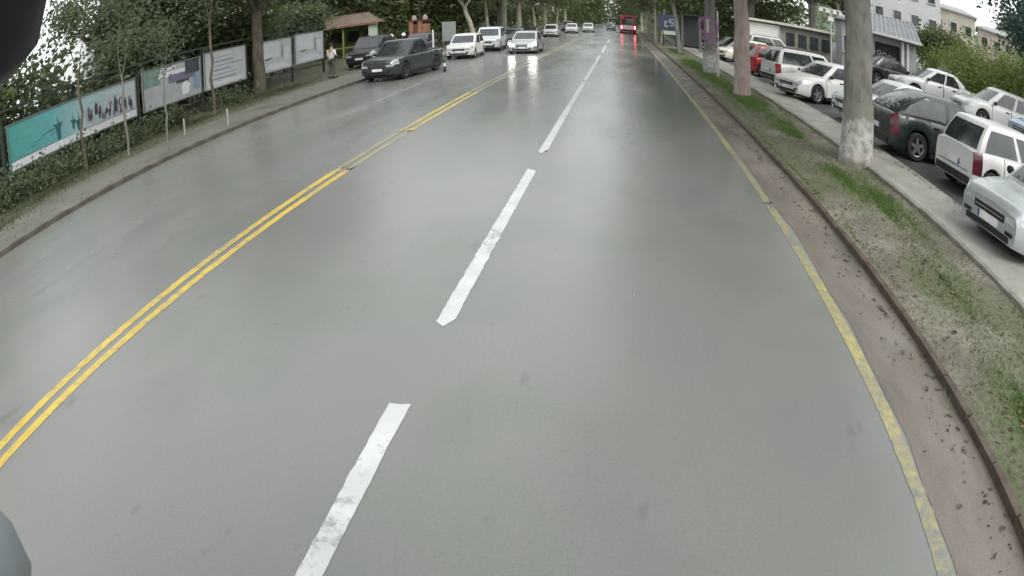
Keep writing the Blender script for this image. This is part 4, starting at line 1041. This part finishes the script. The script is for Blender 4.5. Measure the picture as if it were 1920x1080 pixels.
for s in (-.42, .45): MB().lathe([(.2, 0), (.22, .18), (.12, .36), (.001, .44)], 12).obj('finial', e, 40, plain('finial_plaster', (.27, .24, .2), .8), (s, 0, 2.56))
MB().lathe([(.05, 2.5), (.035, 4.4), (.001, 4.42)], 8).obj('mast', e, 40, M_DKSTEEL)
e = empty('info_board', (-13.5, 48, .12), 'plain grey information board on two legs beyond the orange booth', 'sign')
MB().box((-.55, -.05, .55), (.55, .05, 2.2)).obj('panel', e, None, plain('board_grey', (.25, .28, .27), .5))
for s in (-.45, .45): MB().box((s - .04, -.04, 0), (s + .04, .04, .55)).obj('leg', e, None, M_STEEL)
# pavilion
pv = empty('pavilion', (-23.2, 47, .1), 'long open park pavilion with a brown tiled roof behind the hoarding', 'pavilion', None, radians(14))
MR = plain('brown_roof_sheet', (.16, .12, .09), .7, var=.3, scale=2.5, bump=.3); MRR = plain('red_brown_eave', (.19, .1, .075), .7, var=.3)
mb = MB(); mb.add([(-4.6, -2.2, 2.75), (4.2, -2.2, 2.75), (4.2, 2.2, 2.75), (-4.6, 2.2, 2.75), (-3.2, 0, 3.75), (3.0, 0, 3.75)], [(0, 1, 5, 4), (1, 2, 5), (2, 3, 4, 5), (3, 0, 4), (0, 3, 2, 1)]); mb.obj('roof', pv, None, MR)
for k in range(22): MB().box((-4.6 + k * .4, -2.27, 2.62), (-4.6 + k * .4 + .37, -2.21, 2.8)).obj('eave_board', pv, None, MRR)
MG = plain('yellow_green_wall', (.14, .16, .06), .8, var=.35, scale=1.2); MPL = plain('pale_green_column', (.36, .42, .35), .7)
MB().box((-4.2, 1.7, 0), (3.9, 1.85, 2.74)).obj('back_wall', pv, None, MG)
for k in range(5): MB().box((-3.6 + k * 1.5, 1.66, 1.2), (-2.6 + k * 1.5, 1.7, 2.2)).obj('window', pv, None, M_GLASS)
for x in (-4.1, -1.4, 1.2): MB().box((x - .07, -1.95, 0), (x + .07, -1.81, 2.74)).obj('post', pv, None, MG)
MB().box((3.3, -2.0, 0), (4.0, -1.5, 2.74)).obj('column', pv, None, MPL)
MB().box((-4.1, -1.9, .8), (3.3, -1.84, .9)).obj('rail', pv, None, MG)
# white canopy tent among the trees
e = empty('tent', (-23.4, 18.2, .1), 'white pointed garden tent glimpsed between dark trees behind the hoarding', 'tent')
MT = plain('white_canvas', (.6, .62, .62), .7, var=.12, scale=3)
mb = MB(); n = 12
prof = [(1.6, 2.7), (1.5, 3.2), (1.05, 3.9), (.5, 4.7), (.1, 5.2), (.001, 5.25)]
mb.lathe(prof, n); mb.obj('canopy', e, 25, MT)
for k in range(4): MB().lathe([(.05, 0), (.05, 2.72)], 8).obj('pole', e, 40, M_PLATE, (1.1 * cos(k * pi / 2 + .8), 1.1 * sin(k * pi / 2 + .8), 0))

# ------------------------------------------------------------------ right side: signs, shop, garage front, houses
e = empty('poster_board', (4.35, 58, .07), 'dark blue poster board with a pale foot panel far along the verge', 'sign')
I_NAVY = plain('poster_navy', (.045, .055, .085), .4, var=.3); I_PB = plain('poster_pale_blue', (.26, .3, .36), .4, var=.3); I_PG = plain('poster_pale_green', (.42, .52, .4), .5)
MB().box((-.95, -.08, 1.55), (.95, .08, 3.15)).obj('panel', e, None, I_NAVY)
MB().box((-.5, -.1, 1.15), (.6, .1, 1.53)).obj('foot_panel', e, None, I_PG)
pr = MB().mat(I_PB)
for (a, b, c, d) in ((-.45, -.1, 2.35, 2.5), (-.45, -.3, 2.05, 2.35), (-.45, -.1, 1.9, 2.05), (.02, .4, 2.6, 2.72), (.05, .45, 2.3, 2.42), (.05, .45, 2.0, 2.12), (.35, .5, 2.12, 2.3), (.0, .15, 2.42, 2.6)): pr.box((a, -.095, c), (b, -.081, d))
pr.obj('print', e)['kind'] = 'stuff'
for s in (-.6, .6): MB().box((s - .06, -.05, 0), (s + .06, .05, 1.15)).obj('leg', e, None, M_BLACK)
e = empty('shelter', (5.6, 50.5, .1), 'dark roadside shelter between the poster board and the purple ring sign', 'shelter')
MD = plain('shelter_dark', (.035, .04, .042), .5, var=.3)
MB().box((-.7, .35, .3), (.7, .42, 3.1)).obj('back_panel', e, None, MD); MB().box((-.85, -.6, 3.1), (.85, .6, 3.22)).obj('roof', e, None, MD)
for (x, y) in ((-.75, -.5), (.75, -.5), (-.75, .5), (.75, .5)): MB().box((x - .04, y - .04, 0), (x + .04, y + .04, 3.1)).obj('post', e, None, M_STEEL)
MB().box((-.65, .0, .45), (.65, .32, .52)).obj('bench', e, None, MD)
e = empty('ring_sign', (4.05, 28.2, .07), 'purple ring sign with upright strokes on a pale pole in front of a verge tree', 'sign')
I_MAG = plain('sign_purple', (.2, .1, .19), .5, var=.35, scale=5); I_PNK = plain('sign_pale_pink', (.45, .36, .43), .5)
MB().lathe([(.06, 0), (.045, 3.2), (.001, 3.22)], 10).obj('pole', e, 40, plain('pole_pale', (.45, .43, .4), .5), (.35, 0.08, 0))
pn = MB()
pn.lathe([(.5, -.03), (.5, .03), (.36, .03), (.36, -.03), (.5, -.03)], 28, 'Y', (-.1, 0, 2.42)); pn.obj('ring', e, 40, I_MAG)
MB().box((-.2, -.045, 2.1), (-.1, .02, 2.76)).obj('stroke', e, None, I_PNK); MB().box((.0, -.04, 2.1), (.09, .02, 2.65)).obj('stroke', e, None, I_MAG)
MB().box((-.5, -.035, 1.74), (.4, .03, 1.9)).obj('base_bar', e, None, I_MAG); MB().box((-.4, .0, 1.905), (.36, .025, 1.94)).obj('bracket', e, None, I_MAG)
e = empty('cabinet', (4.85, 33.8, .1), 'low pale grey street cabinet beside the grey verge tree', 'cabinet')
bevel(MB().box((-.35, -.2, .08), (.35, .2, 1.15)).obj('housing', e, None, plain('cabinet_grey', (.42, .45, .44), .5)), .015)
MB().box((-.38, -.23, 0), (.38, .23, .08)).obj('plinth', e, None, M_CONC); MB().box((-.3, -.208, .16), (-.02, -.2, 1.05)).obj('door', e, None, M_STEEL); MB().box((.02, -.208, .16), (.3, -.2, 1.05)).obj('door', e, None, M_STEEL)
MB().box((-.36, -.215, 1.15), (.36, .215, 1.2)).obj('lid', e, None, M_STEEL)

def house(name, loc, rz, dims, wallm, roofm, label, floors, cols, overhang=.35, roofh=.5, win=(.9, 1.2), z0=1.0):
    w, d, h = dims; e = empty(name, loc, label, 'building', None, rz)
    MB().box((-w / 2, -d / 2, -1), (w / 2, d / 2, h)).obj('wall', e, None, wallm)
    mb = MB(); o = overhang
    mb.add([(-w / 2 - o, -d / 2 - o, h + .003), (w / 2 + o, -d / 2 - o, h + .003), (w / 2 + o, d / 2 + o, h + .003), (-w / 2 - o, d / 2 + o, h + .003),
            (-w / 2 - o, -d / 2 - o, h + .2), (w / 2 + o, -d / 2 - o, h + .2), (w / 2 + o, d / 2 + o, h + .2), (-w / 2 - o, d / 2 + o, h + .2), (-w / 4, 0, h + .2 + roofh), (w / 4, 0, h + .2 + roofh)],
           [(0, 3, 2, 1), (0, 1, 5, 4), (1, 2, 6, 5), (2, 3, 7, 6), (3, 0, 4, 7), (4, 5, 9, 8), (5, 6, 9), (6, 7, 8, 9), (7, 4, 8)]); mb.obj('roof', e, None, roofm)
    fh = h / floors
    for f in range(floors):
        for c in range(cols):
            x = -w / 2 + w * (c + .5) / cols; z = fh * f + fh * .32
            fr = MB().box((x - win[0] / 2 - .08, -d / 2 - .06, z - .08), (x + win[0] / 2 + .08, -d / 2 + .02, z + win[1] + .08)).obj('window', e, None, plain('window_frame_white', (.55, .55, .53), .5))
            MB().box((x - win[0] / 2, -d / 2 - .07, z), (x + win[0] / 2, -d / 2 - .05, z + win[1])).obj('pane', fr, None, M_GLASS)
            MB().box((x - win[0] / 2 - .12, -d / 2 - .14, z - .14), (x + win[0] / 2 + .12, -d / 2 - .02, z - .085)).obj('sill', fr, None, M_CONC)
    return e
MW1 = plain('pale_render', (.55, .56, .56), .8, var=.1, scale=.6); MW2 = plain('cream_render', (.5, .46, .38), .8, var=.15, scale=.6); MW3 = plain('pink_render', (.46, .38, .36), .8, var=.15, scale=.6); MRF = plain('grey_roof', (.3, .31, .31), .7, var=.2)
house('apartment_house', (33.5, 63.0, 3), radians(-28), (9, 8, 9.5), MW1, MRF, 'large pale house with a flat grey roof rising behind the small shop', 3, 4)
house('villa', (43.5, 66.5, 3.5), radians(-32), (6.5, 6, 7.6), MW2, MRF, 'cream house with a low roof behind the bright hedge', 2, 3, roofh=.9)
house('villa', (50.5, 64.5, 3.8), radians(-35), (6, 6, 6.4), MW3, MRF, 'pinkish house with small dark windows, right of the cream house', 2, 3, roofh=.8)
house('cottage', (17.6, 42.8, 1.2), radians(-12), (2.6, 3, 3.5), plain('grey_render', (.3, .31, .3), .8, var=.2), MRF, 'small grey building beside the twin floodlight post', 1, 2, roofh=.3)
# small shop with ribbed roof
e = empty('shop', (15.6, 32.4, 1.0), 'small grey shop with a ribbed metal roof and a dark open front', 'shop', None, radians(-24))
MWS = plain('shop_wall', (.36, .37, .37), .75, var=.15, scale=1.5); MRB = plain('roof_sheet', (.17, .18, .19), .45, .5, var=.25, scale=2); MRIB = plain('roof_rib', (.42, .43, .44), .4, .5)
w, d, h = 3.8, 3.2, 2.75
op = (-.75, .85, .35, 2.35)
mb = MB(); mb.box((-w / 2, -d / 2, -.5), (op[0], -d / 2 + .15, h)); mb.box((op[1], -d / 2, -.5), (w / 2, -d / 2 + .15, h)); mb.box((op[0], -d / 2, op[3]), (op[1], -d / 2 + .15, h)); mb.box((op[0], -d / 2, -.5), (op[1], -d / 2 + .15, op[2]))
mb.box((-w / 2, -d / 2 + .151, -.5), (-w / 2 + .15, d / 2, h)); mb.box((w / 2 - .15, -d / 2 + .151, -.5), (w / 2, d / 2, h)); mb.box((-w / 2 + .151, d / 2 - .15, -.5), (w / 2 - .151, d / 2, h)); mb.obj('wall', e, None, MWS)
MB().box((op[0], -d / 2 + .6, op[2]), (op[1], -d / 2 + .65, op[3])).obj('dark_interior_sheet', e, None, M_BLACK)  # black sheet standing in for the unlit inside of the shop
gx = MB().mat(plain('shop_lettering', (.6, .6, .6), .5))      # light rounded shapes in the dark opening
for k, x in enumerate((-.5, -.15, .2, .5)): gx.lathe([(.15, -.02), (.15, .02), (.09, .02), (.09, -.02), (.15, -.02)], 14, 'Y', (x, -d / 2 + .56, 1.75 - .08 * k))
gx.obj('display', e, 40)
for x in (1.02, 1.35): MB().box((x - .09, -d / 2 - .35, -.4), (x + .09, -d / 2 - .17, h - .05)).obj('pillar', e, None, plain('white_pillar', (.62, .62, .6), .6))
MB().box((-w / 2 - .1, -d / 2 - .5, h - .04), (w / 2 + .1, -d / 2 - .004, h + .06)).obj('fascia', e, None, plain('fascia_pale', (.45, .46, .46), .6))
y0, y1, zl, zh = -d / 2 - .65, d / 2 - .2, h + .07, h + 1.35
rf = MB(); rf.add([(-w / 2 - .3, y0, zl), (w / 2 + .3, y0, zl), (w / 2 + .1, y1, zh), (-w / 2 - .1, y1, zh), (-w / 2 - .3, y0, zl + .06), (w / 2 + .3, y0, zl + .06), (w / 2 + .1, y1, zh + .06), (-w / 2 - .1, y1, zh + .06)],
                  [(0, 3, 2, 1), (4, 5, 6, 7), (0, 1, 5, 4), (1, 2, 6, 5), (2, 3, 7, 6), (3, 0, 4, 7)]); ro = rf.obj('roof', e, None, MRB)
for k in range(15):
    t = k / 14; a = Vector((lerp(-w / 2 - .25, w / 2 + .25, t), y0 + .02, zl + .085)); b = Vector((lerp(-w / 2 - .06, w / 2 + .06, t), y1 - .02, zh + .085)); MB().tube([a, b], .035, 4).obj('rib', ro, None, MRIB)
MB().box((-w / 2 - .1, y1 - .01, h - .1), (w / 2 + .1, y1 + .1, zh + .12)).obj('rear_wall', e, None, MWS)
MB().box((-w / 2 - .34, y0 - .07, zl - .05), (w / 2 + .34, y0 - .002, zl + .1)).obj('gutter', e, None, plain('white_gutter', (.6, .6, .6), .5))
# garage front
e = empty('garage', (11.0, 47.5, .2), 'low building with a big white roller door behind the parked cars', 'garage', None, radians(-4))
MB().box((-1.75, 0, -.3), (6.2, 4, 3.25)).obj('wall', e, None, plain('garage_wall', (.2, .2, .16), .8, var=.3, scale=1.2))
for k in range(12): MB().box((-1.6, -.06 - .012 * (k % 2), .55 + k * .215), (1.45, -.002, .55 + k * .215 + .2)).obj('door_slat', e, None, plain('roller_white', (.66, .66, .62), .6, var=.06))
MB().box((-1.72, -.1, .2), (-1.61, -.002, 3.2)).obj('door_jamb', e, None, MWS); MB().box((1.46, -.1, .2), (1.6, -.002, 3.2)).obj('door_jamb', e, None, MWS)
MB().box((-2.0, -.4, 3.26), (6.4, 4.2, 3.46)).obj('roof', e, None, plain('eaves_pale', (.52, .52, .45), .6))
for k in range(4): MB().box((2.1 + k * 1.05, -.05, 1.6), (2.85 + k * 1.05, -.004, 2.7)).obj('window', e, None, M_GLASS)
MB().box((2.0, -.02, .2), (6.0, -.003, 1.3)).obj('plinth', e, None, M_CONC)
# floodlight post
e = empty('floodlight_post', (13.9, 38.2, .9), 'pale floodlight post with a crossbar of small lamps in the car park', 'lamp post')
MB().lathe([(.08, -.2), (.06, 1), (.05, 4.1)], 10).obj('pole', e, 40, plain('post_pale', (.5, .5, .46), .5))
MB().box((-.85, -.04, 4.1), (.85, .04, 4.2)).obj('crossbar', e, None, plain('post_pale', (.5, .5, .46), .5))
for x in (-.75, -.25, .3, .75):
    bevel(MB().box((x - .14, -.16, 3.86), (x + .14, .08, 4.06)).obj('lamp', e, None, M_PLATE), .02)
MB().box((-.2, -.1, 3.3), (.2, .1, 3.6)).obj('box', e, None, M_PLATE)
# street lamp with a thin pole beyond the signs
e = empty('street_lamp', (3.5, 66, .08), 'tall pale street lamp pole on the verge far ahead', 'lamp post')
MB().tube([(0, 0, 0), (0, 0, 6.5), (-.4, 0, 7.4), (-1.6, 0, 7.7)], [.09, .065, .055, .045], 8).obj('pole', e, 40, plain('post_pale', (.5, .5, .46), .5))
MB().box((-2.1, -.12, 7.64), (-1.5, .12, 7.76)).obj('lamp_head', e, None, M_STEEL)

# ------------------------------------------------------------------ the bus that carries the camera
e = empty('camera_bus', (0, 0, 0), 'bus that carries the camera, its dark mirror showing at the top left corner', 'bus')
PB = paint('bus_body_grey', (.36, .38, .39))
bevel(MB().box((-1.22, -11.5, .35), (1.3, -.42, 3.1)).obj('body', e, None, PB), .18, 3)
MB().box((-1.1, -.44, 1.15), (1.18, -.405, 2.9)).obj('windscreen', e, None, M_GLASS)
mh = MB()
mh.lathe([(.001, -.3), (.07, -.29), (.12, -.24), (.14, -.1), (.145, .1), (.125, .25), (.07, .3), (.001, .31)], 20)
mo = mh.obj('mirror_housing', e, 60, M_BLACK, (-.93, .48, 2.83)); mo.scale = (.7, 1, .95); mo.rotation_euler = (0, radians(34), radians(-30))
MB().tube([(-.95, .46, 3.0), (-1.05, .3, 3.2), (-1.05, -.1, 3.22), (-1.0, -.5, 3.0)], .025, 8).obj('mirror_arm', e, 40, M_BLACK)
lm = MB(); lm.lathe([(.001, -.1), (.07, -.085), (.11, -.03), (.115, .03), (.09, .08), (.001, .1)], 20)  # added pale form in the lower left corner, standing for bus bodywork
lo = lm.obj('grey_corner_form', e, 60, plain('pale_grey_plastic', (.3, .33, .34), .5), (-.83, .085, 1.96)); lo.rotation_euler = (.3, -.5, 0)
MB().tube([(-.86, .08, 2.0), (-1.1, -.1, 2.1), (-1.1, -.46, 2.1)], .02, 8).obj('grey_corner_arm', e, 40, M_BLACK)  # made-up arm that carries the added corner form
